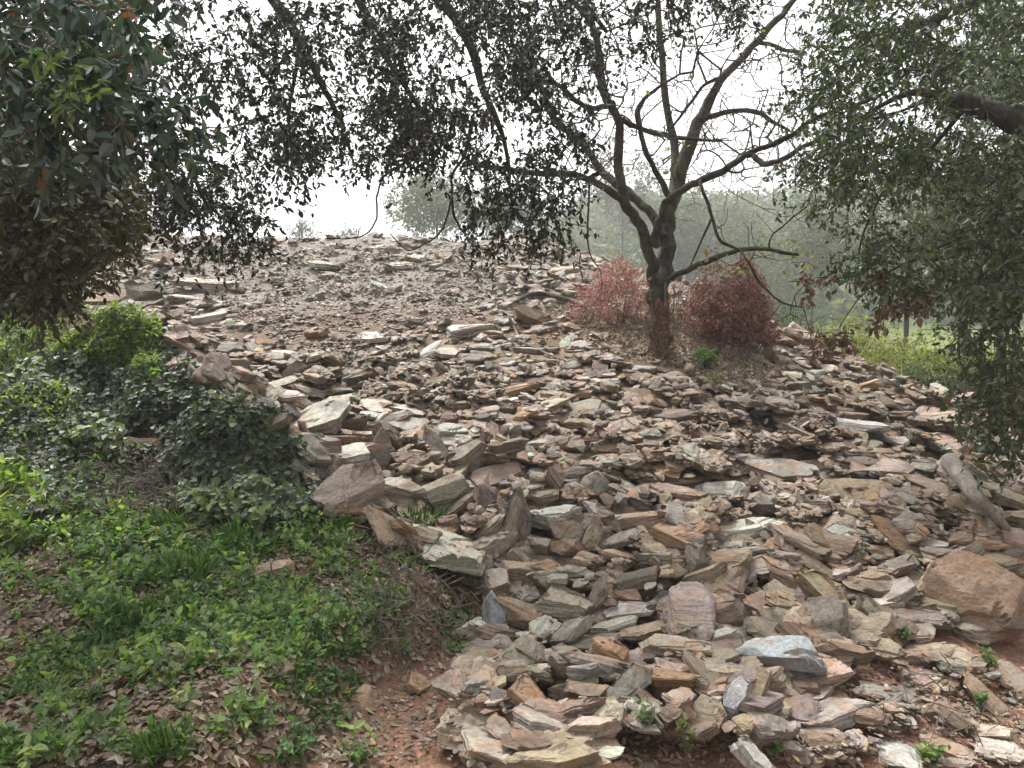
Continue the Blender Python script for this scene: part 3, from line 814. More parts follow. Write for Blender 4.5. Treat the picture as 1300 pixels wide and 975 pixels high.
# --- stones lying apart: on the bank
def lone(px, py, L, S, cn, label, seed):
    d = hit(px, py)[0]; c = at(px, py, d)
    Lm = L * d / F; pl, Q = rock(Lm, Lm * .75, Lm * .35, seed)
    Rm = rand_frames(slope_n(c[0], c[1])[None], np.array([.12]))[0]
    Wp = pl @ Rm.T + np.array([c[0], c[1], 0]); c = np.array([c[0], c[1], settle(Wp, .02)])
    add_stone(pl, Q, c, Rm, cn, seed, dict(name='stone', label=label, lmk=None, px=px, py=py, L=Lm, mode='B'))
lone(346, 728, 58, 34, 'tan', "tan stone lying alone among the green herbs on the bank", 7001)
lone(352, 848, 52, 26, 'brown', "brown stone half covered by fallen leaves on the lower bank", 7002)
lone(462, 893, 42, 30, 'orange', "orange tan stone stuck in the bare soil face of the bank", 7003)
lone(530, 872, 46, 44, 'rust', "rusty stone slipping out of the soil bank below the herbs", 7004)

# --- a label for each stone that says which one it is
def label_stones():
    marks = [r for r in ROCKS if r['lmk']]
    extra = [("the ivy mounds", 300, 600), ("the dark oak trunk", 836, 455), ("the red bush", 780, 390), ("the purple brown bush", 925, 440), ("the weathered log", 1240, 628)]
    used = {r['label'] for r in ROCKS if r['label']}
    for r in ROCKS:
        if r['label']: continue
        ms = sorted([("the " + m['lmk'], m['px'], m['py']) for m in marks if m is not r] + extra, key=lambda m: math.hypot(m[1] - r['px'], (m[2] - r['py']) * 1.3))
        desc = ' '.join(x for x in (size_word(r['L']), CWORD[r['color']], SHAPE[r['mode']]) if x)
        done = False
        for i in range(0, 6):
            m = ms[i]; dx, dy = r['px'] - m[1], r['py'] - m[2]
            dist = math.hypot(dx, dy * 1.3)
            near = 'close ' if dist < 55 else '' if dist < 130 else 'well '
            rel = ('uphill of' if dy < 0 else 'downhill of') if abs(dy) * 1.4 > abs(dx) else ('to the left of' if dx < 0 else 'to the right of')
            side = '' if abs(dx) < 15 or 'left' in rel or 'right' in rel else (', to its left' if dx < 0 else ', to its right')
            for s in (f"{desc} {near}{rel} {m[0]}", f"{desc} {near}{rel} {m[0]}{side}"):
                s = s.replace('  ', ' ')
                if s not in used and len(s.split()) <= 16:
                    r['label'] = s; used.add(s); done = True; break
            if done: break
        if not done:
            m = ms[0]; m2 = ms[1]
            r['label'] = f"{desc} between {m[0]} and {m2[0]}"; used.add(r['label'])
    for r in ROCKS:
        tag(r['obj'], ' '.join(r['label'].split()[:16]), 'boulder' if r['obj'].name.startswith('boulder') else 'stone', 'loose stones of the scree slope')
label_stones()
# ------------------------------------------------------------------ vegetation tools
def leaf_arrays(P, D, Nn, ln, wd, fold=.25, bend=.18):
    """pointed oval leaves: six vertices, two faces folded along the midrib"""
    D = nrm(D); S = nrm(np.cross(D, Nn)); U = np.cross(S, D)
    ln = np.asarray(ln)[:, None]; wd = np.asarray(wd)[:, None]
    tip = P + D * ln - U * ln * bend
    def side(s, t, wk): return P + D * ln * t + S * s * wd * wk * .5 + U * (wd * fold * wk * .5 - ln * bend * t * t)
    V = np.stack([P, side(-1, .32, 1.0), side(-1, .72, .72), tip, side(1, .72, .72), side(1, .32, 1.0)], 1).reshape(-1, 3)
    n = len(P); i = np.arange(n)[:, None] * 6
    Q = np.concatenate([i + np.array([[0, 1, 2, 3]]), i + np.array([[0, 3, 4, 5]])])
    return V, Q

def leaf_obj(name, P, D, Nn, ln, wd, col, mat, parent=None, fold=.25, bend=.18, kind=None, **kw):
    V, Q = leaf_arrays(P, D, Nn, ln, wd, fold, bend)
    o = mesh_obj(name, V, [Q], mat, parent, smooth=False, attrs={"rcol": ('COLOR', np.repeat(col, 6, 0))}, **kw)
    if kind: o["kind"] = kind
    return o

def tint(n, cols, weights=None, var=.18):
    cols = np.array(cols, float); p = None if weights is None else np.array(weights) / np.sum(weights)
    c = cols[rng.choice(len(cols), n, p=p)]
    return np.clip(c * rng.uniform(1 - var, 1 + var, (n, 1)) * (1 + rng.normal(0, .05, (n, 3))), .004, .95)

def rdir(n): return nrm(rng.normal(0, 1, (n, 3)))

def tubes(p0, p1, r0, r1, k=4):
    p0, p1 = np.asarray(p0, float), np.asarray(p1, float)
    d = nrm(p1 - p0); ref = np.where(np.abs(d[:, 2:3]) > .9, [[1., 0, 0]], [[0, 0, 1.]])
    a = nrm(np.cross(d, ref)); b = np.cross(d, a)
    an = np.arange(k) * 2 * math.pi / k
    off = np.cos(an)[None, :, None] * a[:, None] + np.sin(an)[None, :, None] * b[:, None]
    V = np.concatenate([p0[:, None] + off * np.asarray(r0)[:, None, None], p1[:, None] + off * np.asarray(r1)[:, None, None]], 1).reshape(-1, 3)
    i = np.arange(len(p0))[:, None] * 2 * k; j = np.arange(k); jn = (j + 1) % k
    Q = np.stack([i + j, i + jn, i + k + jn, i + k + j], -1).reshape(-1, 4)
    return V, Q

def spline(pts, n):
    """Catmull-Rom through the rows of pts (any number of columns)"""
    pts = np.asarray(pts, float)
    e = np.concatenate([[2 * pts[0] - pts[1]], pts, [2 * pts[-1] - pts[-2]]])
    out = []
    for i in range(len(pts) - 1):
        t = np.linspace(0, 1, n, endpoint=False)[:, None]
        a, b, c, d = e[i], e[i + 1], e[i + 2], e[i + 3]
        out.append(.5 * (2 * b + (c - a) * t + (2 * a - 5 * b + 4 * c - d) * t ** 2 + (3 * b - a - 3 * c + d) * t ** 3))
    out.append(pts[-1:])
    return np.concatenate(out)

def limb(path, k=10, gnarl=.0, seed=0):
    """one continuous round limb; path rows are x, y, z, radius"""
    path = np.asarray(path, float); n = len(path); P = path[:, :3]; r = path[:, 3]
    T = nrm(np.gradient(P, axis=0)); a = nrm(np.cross(T[0], [.3, .9, .1]))
    rows = []
    an = np.arange(k) * 2 * math.pi / k
    for i in range(n):
        a = nrm(a - T[i] * (a @ T[i])); b = np.cross(T[i], a)
        rr = r[i] * (1 + gnarl * fbm(np.cos(an) * 1.6 + P[i, 2] * 2, np.sin(an) * 1.6 + P[i, 0] * 3, np.full(k, i * .23), seed, 3))
        rows.append(P[i] + (np.cos(an)[:, None] * a + np.sin(an)[:, None] * b) * rr[:, None])
    V = np.concatenate(rows + [P[-1:] + T[-1:] * r[-1]])
    j = np.arange(k); jn = (j + 1) % k
    Q = np.concatenate([np.stack([i * k + j, i * k + jn, (i + 1) * k + jn, (i + 1) * k + j], -1) for i in range(n - 1)])
    Tt = np.stack([(n - 1) * k + j, (n - 1) * k + jn, np.full(k, n * k)], -1)
    return V, Q, Tt

def limb_obj(name, px_path, mat, parent, k=10, gnarl=.12, sub=6, seed=0):
    """px_path rows: pixel x, pixel y, distance ahead, width in pixels -> a limb in the world"""
    a = np.asarray(px_path, float)
    P = at(a[:, 0], a[:, 1], a[:, 2]); r = a[:, 3] * a[:, 2] / F / 2 * (.86 if mat is M_BARK else 1)
    s = spline(np.concatenate([P, r[:, None]], 1), sub)
    s[:, :3] += np.stack([vnoise(np.arange(len(s)) * .45, np.full(len(s), seed * 3.7 + q), seed=seed + q) for q in range(3)], 1) * np.maximum(s[:, 3:4] * .35, .004)
    V, Q, Tt = limb(s, k, gnarl, seed)
    mesh_obj(name, V, [Q, Tt], mat, parent, smooth=True)
    return s

class Grow:
    """joins loose tips to a skeleton, each along a bending path to the nearest wood already there"""
    def __init__(s, nodes, cap=60000):
        s.p = np.zeros((cap, 3)); s.par = np.full(cap, -1, int); s.n = len(nodes); s.p[:s.n] = nodes; s.n0 = s.n
        s.child = np.zeros(cap, int)
    def join(s, tips, step=.14, wob=.25, droop=.0, order=None):
        tips = np.asarray(tips, float)
        if order is None:
            d0 = np.array([np.min(((s.p[:s.n0] - t) ** 2).sum(1)) for t in tips]); order = np.argsort(d0)
        ends = []
        for ti in order:
            t = tips[ti]
            q = ((s.p[:s.n] - t) ** 2).sum(1); i = int(q.argmin()); L = math.sqrt(q[i])
            m = max(2, int(L / step)); a = s.p[i]
            side = rng.normal(0, 1, 3) * L * wob
            u = np.linspace(0, 1, m + 1)[1:, None]
            path = a + (t - a) * u + side * (u * (1 - u)) * 1.6 + np.array([0, 0, droop]) * L * (u * (1 - u)) * 2
            path[:-1] += rng.normal(0, step * .06, (m - 1, 3)) if m > 1 else 0
            if s.n + m >= len(s.p): break
            s.p[s.n:s.n + m] = path; s.par[s.n] = i; s.par[s.n + 1:s.n + m] = np.arange(s.n, s.n + m - 1)
            s.n += m; ends.append(s.n - 1)
        return np.array(ends)
    def smooth(s, it=2):
        kids = np.bincount(s.par[s.n0:s.n], minlength=s.n)
        i = np.arange(s.n0, s.n); only = np.full(s.n, -1); only[s.par[i]] = i
        k = i[(kids[i] == 1)]
        for _ in range(it): s.p[k] = .5 * s.p[k] + .25 * (s.p[s.par[k]] + s.p[only[k]])
    def mesh(s, r_tip=.0022, expo=2.4, r_max=.05, k=4):
        r = np.zeros(s.n); acc = np.zeros(s.n)
        for i in range(s.n - 1, s.n0 - 1, -1):
            r[i] = max(r_tip, acc[i] ** (1 / expo)) if acc[i] > 0 else r_tip
            r[i] = min(r[i], r_max)
            acc[s.par[i]] += r[i] ** expo
        i = np.arange(s.n0, s.n); pa = s.par[i]
        rp = np.where(pa < s.n0, r[i], np.minimum(r[pa], r[i] * 1.6))
        return tubes(s.p[pa], s.p[i], rp, r[i], k)

def sprays(tips, dirs, per, reach, leaf_l, aspect=.5, droop=.4, twiglets=4, spread=1.0):
    """leaves set along short twiglets round each tip"""
    n = len(tips) * twiglets
    T = np.repeat(tips, twiglets, 0)
    D = nrm(np.repeat(dirs, twiglets, 0) * .6 + rdir(n) * spread + np.array([0, 0, -droop]))
    L = reach * rng.uniform(.5, 1.2, n)
    m = max(1, per // twiglets)
    t = rng.uniform(.08, 1.0, (n, m))
    P = (T[:, None] + D[:, None] * (L[:, None] * t)[..., None] - np.array([0, 0, 1.]) * (droop * .25 * L[:, None] * t ** 2)[..., None]).reshape(-1, 3)
    LD = nrm(np.repeat(D, m, 0) * .55 + rdir(n * m) * .85 + np.array([0, 0, -.25]))
    Nn = nrm(rdir(n * m) * .8 + np.array([0, 0, .8]))
    ll = leaf_l * rng.uniform(.6, 1.2, n * m)
    return P, LD, Nn, ll, ll * aspect * rng.uniform(.8, 1.2, n * m), (T, T + D * L[:, None])

def pick(poly, n, d0, d1, dens=None):
    """n places whose picture falls inside poly, at distances d0..d1"""
    poly = np.asarray(poly, float); out = []
    lo, hi = poly.min(0), poly.max(0)
    while len(out) < n:
        px = rng.uniform(lo[0], hi[0], n * 2); py = rng.uniform(lo[1], hi[1], n * 2)
        k = in_poly(px, py, poly)
        if dens is not None: k &= rng.random(len(px)) < dens(px, py)
        out += list(zip(px[k], py[k]))
    a = np.array(out[:n])
    return at(a[:, 0], a[:, 1], rng.uniform(d0, d1, n))

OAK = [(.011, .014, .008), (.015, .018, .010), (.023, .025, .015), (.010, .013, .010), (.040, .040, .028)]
OAKB = [(.038, .066, .020), (.056, .086, .028), (.022, .044, .019), (.09, .11, .06), (.11, .125, .028), (.025, .064, .044)]

# ------------------------------------------------------------------ the bare oak on the pile
def build_oak():
    d0 = 7.85
    base = at(834, 462, d0)
    t = thing("oak_tree", base, "bare dark oak with a forked trunk growing out of the stone slope", "tree")
    tr = [(832, 492, d0, 78), (833, 480, d0, 54), (834, 466, d0, 38), (837, 440, d0, 31), (838, 415, d0, 29), (836, 390, d0, 30), (836, 368, d0, 35)]
    limb_obj("trunk", tr, M_BARK, t, 16, .16, 6, 3)
    skel = []
    B = [
        [(834, 372, d0, 24), (829, 340, 7.8, 18), (820, 307, 7.75, 17), (808, 278, 7.7, 16), (793, 255, 7.65, 15), (787, 222, 7.6, 14), (786, 172, 7.55, 13), (780, 138, 7.5, 13), (764, 111, 7.45, 13), (760, 69, 7.4, 11), (752, 33, 7.3, 10), (730, 3, 7.2, 10), (700, -40, 7.1, 8)],
        [(838, 372, d0, 26), (844, 337, 7.95, 24), (847, 291, 8.0, 23), (851, 260, 8.0, 21), (861, 230, 8.05, 20), (872, 194, 8.1, 20), (883, 163, 8.15, 18), (894, 141, 8.2, 16), (908, 116, 8.2, 13), (921, 94, 8.2, 12), (941, 75, 8.25, 12), (960, 53, 8.3, 11), (980, 30, 8.3, 10), (999, 11, 8.3, 9), (1016, -12, 8.3, 7)],
        [(853, 250, 8.05, 13), (858, 194, 8.25, 12), (849, 155, 8.4, 11), (844, 116, 8.45, 10), (840, 69, 8.5, 10), (836, 25, 8.5, 9), (834, -10, 8.5, 8)],
        [(795, 260, 7.65, 11), (783, 249, 7.5, 11), (758, 233, 7.3, 10), (730, 222, 7.1, 10), (709, 221, 7.0, 9), (672, 219, 6.8, 9), (621, 212, 6.5, 8), (600, 207, 6.4, 6), (583, 190, 6.3, 4)],
        [(841, 300, 7.9, 14), (830, 278, 8.0, 14), (812, 258, 8.1, 13), (797, 243, 8.2, 13), (777, 230, 8.3, 12), (755, 205, 8.4, 11), (739, 180, 8.5, 11), (717, 163, 8.5, 10), (700, 144, 8.5, 9), (692, 122, 8.5, 8), (684, 104, 8.5, 7), (674, 60, 8.5, 5), (668, 20, 8.5, 4)],
        [(775, 134, 7.5, 9), (758, 137, 7.4, 8), (746, 136, 7.3, 8), (730, 127, 7.2, 7), (714, 111, 7.1, 7), (700, 101, 7.0, 6), (685, 73, 6.9, 5)],
        [(831, 312, 7.8, 13), (832, 298, 7.6, 13), (838, 278, 7.5, 12), (846, 258, 7.4, 12), (858, 245, 7.3, 12), (874, 236, 7.2, 11), (894, 227, 7.1, 11), (912, 220, 7.0, 11), (930, 208, 6.9, 10), (949, 195, 6.8, 9), (972, 186, 6.7, 8), (993, 177, 6.6, 8), (1013, 166, 6.5, 7), (1033, 152, 6.4, 7), (1060, 140, 6.3, 6), (1087, 133, 6.2, 6), (1113, 122, 6.1, 5), (1135, 113, 6.0, 3)],
        [(948, 196, 6.8, 9), (957, 198, 6.75, 9), (966, 206, 6.7, 9), (981, 206, 6.6, 8), (999, 199, 6.5, 8), (1018, 188, 6.4, 7), (1045, 175, 6.3, 7), (1087, 157, 6.1, 6), (1119, 148, 6.0, 5), (1161, 135, 5.9, 4), (1193, 123, 5.8, 3)],
        [(849, 250, 7.8, 9), (841, 232, 7.7, 9), (830, 213, 7.6, 8), (819, 188, 7.55, 8), (812, 163, 7.5, 8), (810, 140, 7.5, 9), (820, 124, 7.5, 6), (836, 111, 7.5, 5), (863, 94, 7.5, 3)],
        [(789, 152, 7.52, 8), (800, 158, 7.6, 8), (811, 163, 7.65, 7), (838, 170, 7.7, 7), (872, 176, 7.75, 6), (916, 179, 7.8, 3)],
        [(888, 152, 8.15, 9), (905, 147, 8.1, 8), (930, 141, 8.1, 7), (960, 143, 8.0, 7), (980, 154, 8.0, 6), (1002, 166, 8.0, 4)],
        [(960, 53, 8.3, 7), (980, 57, 8.3, 6), (999, 64, 8.3, 6), (1020, 67, 8.3, 4)],
        [(918, 98, 8.2, 6), (894, 108, 8.2, 5), (877, 130, 8.2, 5), (862, 150, 8.2, 4), (853, 162, 8.2, 3)],
        [(846, 360, d0, 10), (856, 350, 7.8, 9), (874, 342, 7.7, 9), (899, 331, 7.6, 9), (925, 322, 7.5, 8), (958, 315, 7.4, 7), (987, 319, 7.3, 6), (1014, 324, 7.2, 4)],
        [(888, 228, 7.1, 6), (892, 242, 7.0, 5), (900, 262, 7.0, 5), (905, 280, 7.0, 5), (915, 306, 6.9, 5), (938, 317, 6.9, 4), (951, 335, 6.8, 4), (966, 360, 6.8, 4), (992, 384, 6.7, 3), (1020, 390, 6.7, 2)],
        [(903, 278, 7.0, 4), (889, 309, 7.0, 3), (876, 340, 7.0, 2)],
        [(748, 228, 7.2, 4), (747, 260, 7.2, 3), (746, 300, 7.2, 3), (750, 325, 7.2, 2), (762, 343, 7.2, 2)],
    ]
    for i, b in enumerate(B):
        s = limb_obj("branch", b, M_BARK, t, 9 if b[0][3] > 8 else 7, .12, 6, 20 + i)
        skel.append(s[2:, :3])
    # fine bare twigs
    g = Grow(np.concatenate(skel))
    tips = np.concatenate([
        pick([(700, 0), (1010, 0), (1030, 180), (960, 240), (760, 230), (690, 160)], 520, 6.9, 8.9),
        pick([(660, 60), (800, 60), (790, 240), (640, 230)], 50, 6.4, 8.2),
        pick([(880, 180), (1080, 120), (1060, 240), (980, 330), (900, 320)], 46, 6.3, 7.6),
        pick([(900, 330), (1030, 300), (1060, 440), (960, 420)], 10, 6.5, 7.3),
        pick([(735, 320), (775, 340), (775, 400), (730, 390)], 8, 7.0, 7.3)])
    ends = g.join(tips, .10, .13, -.05)
    src = rng.integers(g.n0, g.n, 1500)
    tips2 = g.p[src] + nrm(nrm(g.p[src] - g.p[g.par[src]]) * 1.1 + rdir(1500) * .9 + np.array([0, 0, .25])) * rng.uniform(.12, .42, (1500, 1))
    e2 = g.join(tips2, .07, .12, 0, order=np.arange(len(tips2)))
    g.smooth(3)
    V, Q = g.mesh(.0028, 2.6, .02, 4)
    o = mesh_obj("twigs", V, [Q], M_BARK, t, smooth=True); tag(o, kind="stuff")
    # the few yellow-green leaves left on it
    e = np.concatenate([g.p[rng.choice(e2, 60)], pick([(870, 300), (1040, 300), (1040, 345), (880, 345)], 60, 7.0, 7.4)])
    n = len(e)
    o = leaf_obj("leaves", e, rdir(n) + np.array([0, 0, -.6]), rdir(n), rng.uniform(.04, .07, n), rng.uniform(.025, .045, n), tint(n, [(.22, .24, .05), (.14, .19, .04), (.20, .14, .05)]), M_HERB, t); tag(o, kind="stuff")
build_oak()

def creeper_on_trunk():
    n = 760
    s = rng.random(n) ** 1.2
    px = 836 + rng.normal(2, 5.5, n); top = 372 + 34 * vnoise(px * .17, px * 0, seed=4); py = top + s * (464 - top)
    P = at(px, py, 7.85 - np.sqrt(np.maximum(0, 1 - ((px - 837) / 17) ** 2)) * .14 - .01)
    c = thing("creeper", at(838, 462, 7.7), "dead red-brown creeper clinging to the lower trunk of the dark oak", "creeper")
    leaf_obj("foliage", P, rdir(n) * .6 + np.array([0, -.3, -.8]), rdir(n) * .5 + np.array([0, -1, .2]), rng.uniform(.025, .048, n), rng.uniform(.016, .03, n),
             tint(n, [(.27, .085, .055), (.19, .065, .045), (.22, .10, .07), (.30, .18, .13), (.11, .045, .035)]), M_DRY, c)["kind"] = "stuff"
    p0, p1, r = [], [], []
    for k in range(7):
        x = 836 + rng.normal(2, 8); ys = np.linspace(466, 350 + rng.uniform(0, 40), 14); xs = x + np.cumsum(rng.normal(0, 1.3, 14))
        Q = at(xs, ys, 7.85 - np.sqrt(np.maximum(.05, 1 - ((xs - 837) / 17) ** 2)) * .14 - .004)
        p0.append(Q[:-1]); p1.append(Q[1:])
    p0, p1 = np.concatenate(p0), np.concatenate(p1)
    V, Q = tubes(p0, p1, np.full(len(p0), .006), np.full(len(p0), .006), 5)
    mesh_obj("stem", V, [Q], M_TWIG, c, smooth=True)["kind"] = "stuff"
creeper_on_trunk()

# ------------------------------------------------------------------ evergreen oaks hanging over the scene
def build_overhang():
    t = thing("evergreen_oak", (-4.6, 3.2, float(H0(-4.6, 3.2))), "dark evergreen oak whose leafy boughs hang over the top left and middle of the slope", "tree")
    bx, by, bz = t.location
    P = spline([(bx, by, bz - .2, .26), (bx + .1, by + .1, 1.6, .2), (bx + .35, by + .35, 3.0, .18), (bx + .9, by + .8, 4.2, .14)], 8)
    V, Q, Tt = limb(P, 14, .15, 5); mesh_obj("trunk", V, [Q, Tt], M_BARK2, t, smooth=True)
    tp = at(100, -330, 4.4)
    a0 = np.array([bx + .35, by + .35, 3.0]); a1 = np.array([bx + .9, by + .8, 4.2])
    def wp(p, d):   # world -> fake pixel row for limb paths
        x, y, dd = proj(np.asarray(p)); return x, y, dd
    boughs = [
        [(*wp(a1, 0), 44), (60, -260, 4.3, 34), (230, -120, 4.6, 22), (330, -20, 4.8, 15), (390, 70, 5.0, 10), (430, 150, 5.1, 6), (450, 210, 5.1, 3)],
        [(*wp(a1, 0), 44), (150, -330, 4.7, 36), (380, -190, 5.0, 24), (520, -40, 5.1, 17), (590, 40, 5.2, 13), (612, 110, 5.2, 9), (640, 180, 5.2, 6), (650, 260, 5.2, 3)],
        [(*wp(a1, 0), 40), (200, -380, 5.0, 30), (480, -240, 5.4, 22), (640, -100, 5.5, 15), (720, -20, 5.5, 10), (770, 40, 5.5, 5)],
        [(*wp(a0, 0), 36), (-60, -60, 3.9, 28), (60, 30, 4.1, 18), (150, 90, 4.3, 12), (220, 170, 4.4, 8), (262, 260, 4.5, 4)],
        [(430, -60, 5.0, 14), (470, 30, 4.9, 10), (500, 90, 4.9, 7), (545, 160, 4.9, 5), (520, 200, 4.9, 4), (502, 214, 4.9, 3.2), (486, 226, 4.9, 2.8), (478, 251, 4.9, 2.4), (478, 278, 4.9, 2.2), (465, 296, 4.9, 1.8), (443, 303, 4.9, 1.5), (412, 303, 4.9, 1.6)],
        [(600, 150, 5.15, 6), (590, 195, 5.1, 5), (574, 222, 5.0, 3), (574, 250, 5.0, 2.5), (563, 288, 5.0, 2.2), (552, 301, 5.0, 2), (535, 312, 5.0, 1.8), (516, 317, 5.0, 1.5), (495, 297, 5.0, 1.5)],
        [(574, 240, 5.0, 3), (577, 275, 5.0, 3), (590, 298, 5.0, 2), (600, 312, 5.0, 1.5)],
        [(380, 60, 5.0, 6), (368, 140, 5.0, 4), (372, 200, 5.0, 3), (384, 219, 5.0, 2.5), (352, 205, 5.0, 2), (338, 180, 5.0, 1.5)],
    ]
    skel = []
    for i, b in enumerate(boughs):
        s = limb_obj("branch", b, M_BARK2, t, 9, .1, 7, 60 + i)
        skel.append(s[6 if i < 4 else 2:, :3])
    g = Grow(np.concatenate(skel))
    holes = [(445, 15, 42, 30), (165, 195, 30, 42), (250, 20, 22, 14), (345, 235, 26, 20), (300, 45, 20, 16), (520, 60, 14, 12), (205, 120, 16, 14), (660, 250, 20, 12)]
    def dens(px, py):
        f = np.clip(.6 + .75 * fbm(px / 60, py / 70, seed=77), .04, 1)
        for hx, hy, a, b in holes: f = f * (1 - .95 * np.exp(-(((px - hx) / a) ** 2 + ((py - hy) / b) ** 2)))
        f = f * np.where(px > 700, .55, 1)
        return f
    main = [(150, -18), (740, -18), (760, 40), (745, 130), (725, 210), (690, 250), (640, 240), (580, 195), (520, 190), (470, 205), (400, 225), (350, 225), (320, 290), (270, 318), (225, 280), (170, 245), (140, 120)]
    low = [(590, 200), (690, 200), (730, 235), (715, 290), (690, 318), (655, 300), (630, 325), (600, 315), (585, 260)]
    lowl = [(175, 220), (320, 220), (330, 300), (300, 326), (245, 318), (200, 285)]
    right = [(730, -60), (1000, -60), (960, 20), (880, 35), (800, 60), (740, 110)]
    tips = np.concatenate([pick(main, 470, 4.0, 6.2, dens), pick([(480, -40), (720, -40), (700, 200), (500, 200)], 70, 4.2, 6.0, dens), pick(low, 44, 4.6, 5.5), pick(lowl, 26, 4.1, 4.9, dens), pick(right, 60, 4.6, 6.0),
                           pick([(150, -300), (900, -300), (900, -60), (150, -60)], 24, 4.2, 6.5)])
    ends = g.join(tips, .12, .22, .05)
    V, Q = g.mesh(.0022, 2.5, .035, 4)
    o = mesh_obj("twigs", V, [Q], M_BARK2, t, smooth=True); tag(o, kind="stuff")
    E = g.p[ends]; D = nrm(E - g.p[g.par[ends]])
    Pl, LD, Nn, ll, wd, tw = sprays(E, D, 48, .29, .041, .5, .7, 4)
    V, Q = tubes(tw[0], tw[1], np.full(len(tw[0]), .002), np.full(len(tw[0]), .001), 3)
    o = mesh_obj("twigs", V, [Q], M_BARK2, t); tag(o, kind="stuff")
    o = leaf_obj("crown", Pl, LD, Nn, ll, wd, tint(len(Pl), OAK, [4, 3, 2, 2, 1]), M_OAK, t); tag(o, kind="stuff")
build_overhang()

def build_left_mass():
    """the low dense bough at the left edge, and the big leaves close to the camera"""
    t = thing("holm_oak", (-3.9, 2.2, float(H0(-3.9, 2.2))), "dense olive-brown evergreen hanging low at the left edge above the ivy", "tree")
    bx, by, bz = t.location
    P = spline([(bx, by, bz - .2, .15), (bx + .05, by + .3, 1.5, .12), (bx + .3, by + .7, 2.6, .09), (bx + .7, by + 1.1, 3.2, .05)], 8)
    V, Q, Tt = limb(P, 12, .15, 15); mesh_obj("trunk", V, [Q, Tt], M_BARK2, t, smooth=True)
    def wp(p): x, y, dd = proj(np.asarray(p)); return (x, y, dd)
    bs = [[(*wp((bx + .25, by + .65, 2.5)), 24), (-90, 60, 3.4, 16), (-10, 180, 3.5, 9), (40, 260, 3.5, 6), (70, 340, 3.6, 3)],
          [(*wp((bx + .25, by + .65, 2.5)), 20), (-60, 40, 3.6, 14), (60, 120, 3.8, 9), (120, 190, 3.9, 5), (140, 260, 3.9, 3)]]
    skel = [limb_obj("branch", b, M_BARK2, t, 8, .1, 7, 80 + i)[8:, :3] for i, b in enumerate(bs)]
    g = Grow(np.concatenate(skel))
    body = [(-18, 170), (70, 190), (150, 200), (165, 260), (160, 300), (122, 310), (104, 345), (80, 372), (40, 372), (-18, 380)]
    tips = np.concatenate([pick(body, 330, 2.9, 4.6), pick([(-20, -20), (150, -20), (170, 80), (150, 200), (-20, 220)], 110, 2.9, 4.4), pick([(20, 360), (95, 360), (80, 385), (30, 388)], 8, 3.0, 3.6)])
    ends = g.join(tips, .10, .2, -.05)
    V, Q = g.mesh(.002, 2.5, .02, 4); o = mesh_obj("twigs", V, [Q], M_BARK2, t, smooth=True); tag(o, kind="stuff")
    E = g.p[ends]; D = nrm(E - g.p[g.par[ends]])
    Pl, LD, Nn, ll, wd, tw = sprays(E, D, 36, .2, .043, .45, .6, 4)
    V, Q = tubes(tw[0], tw[1], np.full(len(tw[0]), .0018), np.full(len(tw[0]), .001), 3); o = mesh_obj("twigs", V, [Q], M_BARK2, t); tag(o, kind="stuff")
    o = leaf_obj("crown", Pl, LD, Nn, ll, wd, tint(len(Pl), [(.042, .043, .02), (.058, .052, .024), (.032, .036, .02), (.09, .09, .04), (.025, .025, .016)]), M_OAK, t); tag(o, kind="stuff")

    t = thing("evergreen_shrub", (-1.95, 1.2, float(H0(-1.95, 1.2))), "glossy broad-leaved evergreen close to the camera in the top left corner", "shrub")
    bx, by, bz = t.location
    st = [[(bx, by, bz - .1, .035), (bx - .05, by + .15, 1.0, .03), (bx + .05, by + .3, 1.9, .02), (bx + .3, by + .5, 2.35, .012)],
          [(bx - .05, by + .15, 1.0, .022), (bx - .1, by + .4, 1.7, .016), (bx + .1, by + .6, 2.15, .01), (bx + .35, by + .75, 2.3, .006)]]
    sk = []
    for i, b in enumerate(st):
        p = spline(b, 8); V, Q, Tt = limb(p, 8, .1, 90 + i); mesh_obj("stem", V, [Q, Tt], M_BARK2, t, smooth=True); sk.append(p[8:, :3])
    g = Grow(np.concatenate(sk))
    tips = np.concatenate([pick([(-15, -15), (170, -15), (165, 40), (185, 110), (160, 185), (90, 215), (-15, 215)], 150, 1.7, 2.6), pick([(120, 120), (255, 130), (262, 185), (200, 200), (140, 190)], 12, 1.9, 2.2), pick([(170, -80), (240, -80), (210, 40)], 10, 1.9, 2.3)])
    ends = g.join(tips, .08, .2, -.05)
    V, Q = g.mesh(.0018, 2.5, .01, 5); o = mesh_obj("twigs", V, [Q], M_TWIG, t, smooth=True); tag(o, kind="stuff")
    E = g.p[ends]; D = nrm(E - g.p[g.par[ends]])
    Pl, LD, Nn, ll, wd, tw = sprays(E, D, 15, .11, .047, .5, .3, 3)
    o = leaf_obj("crown", Pl, LD, Nn, ll, wd, tint(len(Pl), [(.020, .050, .046), (.014, .034, .034), (.032, .068, .058), (.024, .055, .03), (.055, .08, .07), (.16, .06, .03)], [4, 4, 3, 3, 1, .25]), M_GLOSS, t, fold=.35); tag(o, kind="stuff")
    # fresh pale shoots
    E = pick([(40, 60), (120, 70), (110, 150), (50, 140)], 26, 1.65, 1.85)
    Pl, LD, Nn, ll, wd, tw = sprays(E, rdir(len(E)), 8, .045, .03, .34, -.1, 2)
    o = leaf_obj("new_shoots", Pl, LD, Nn, ll, wd, tint(len(Pl), [(.10, .16, .06), (.07, .14, .05), (.14, .19, .08)]), M_HERB, t); tag(o, kind="stuff")
build_left_mass()

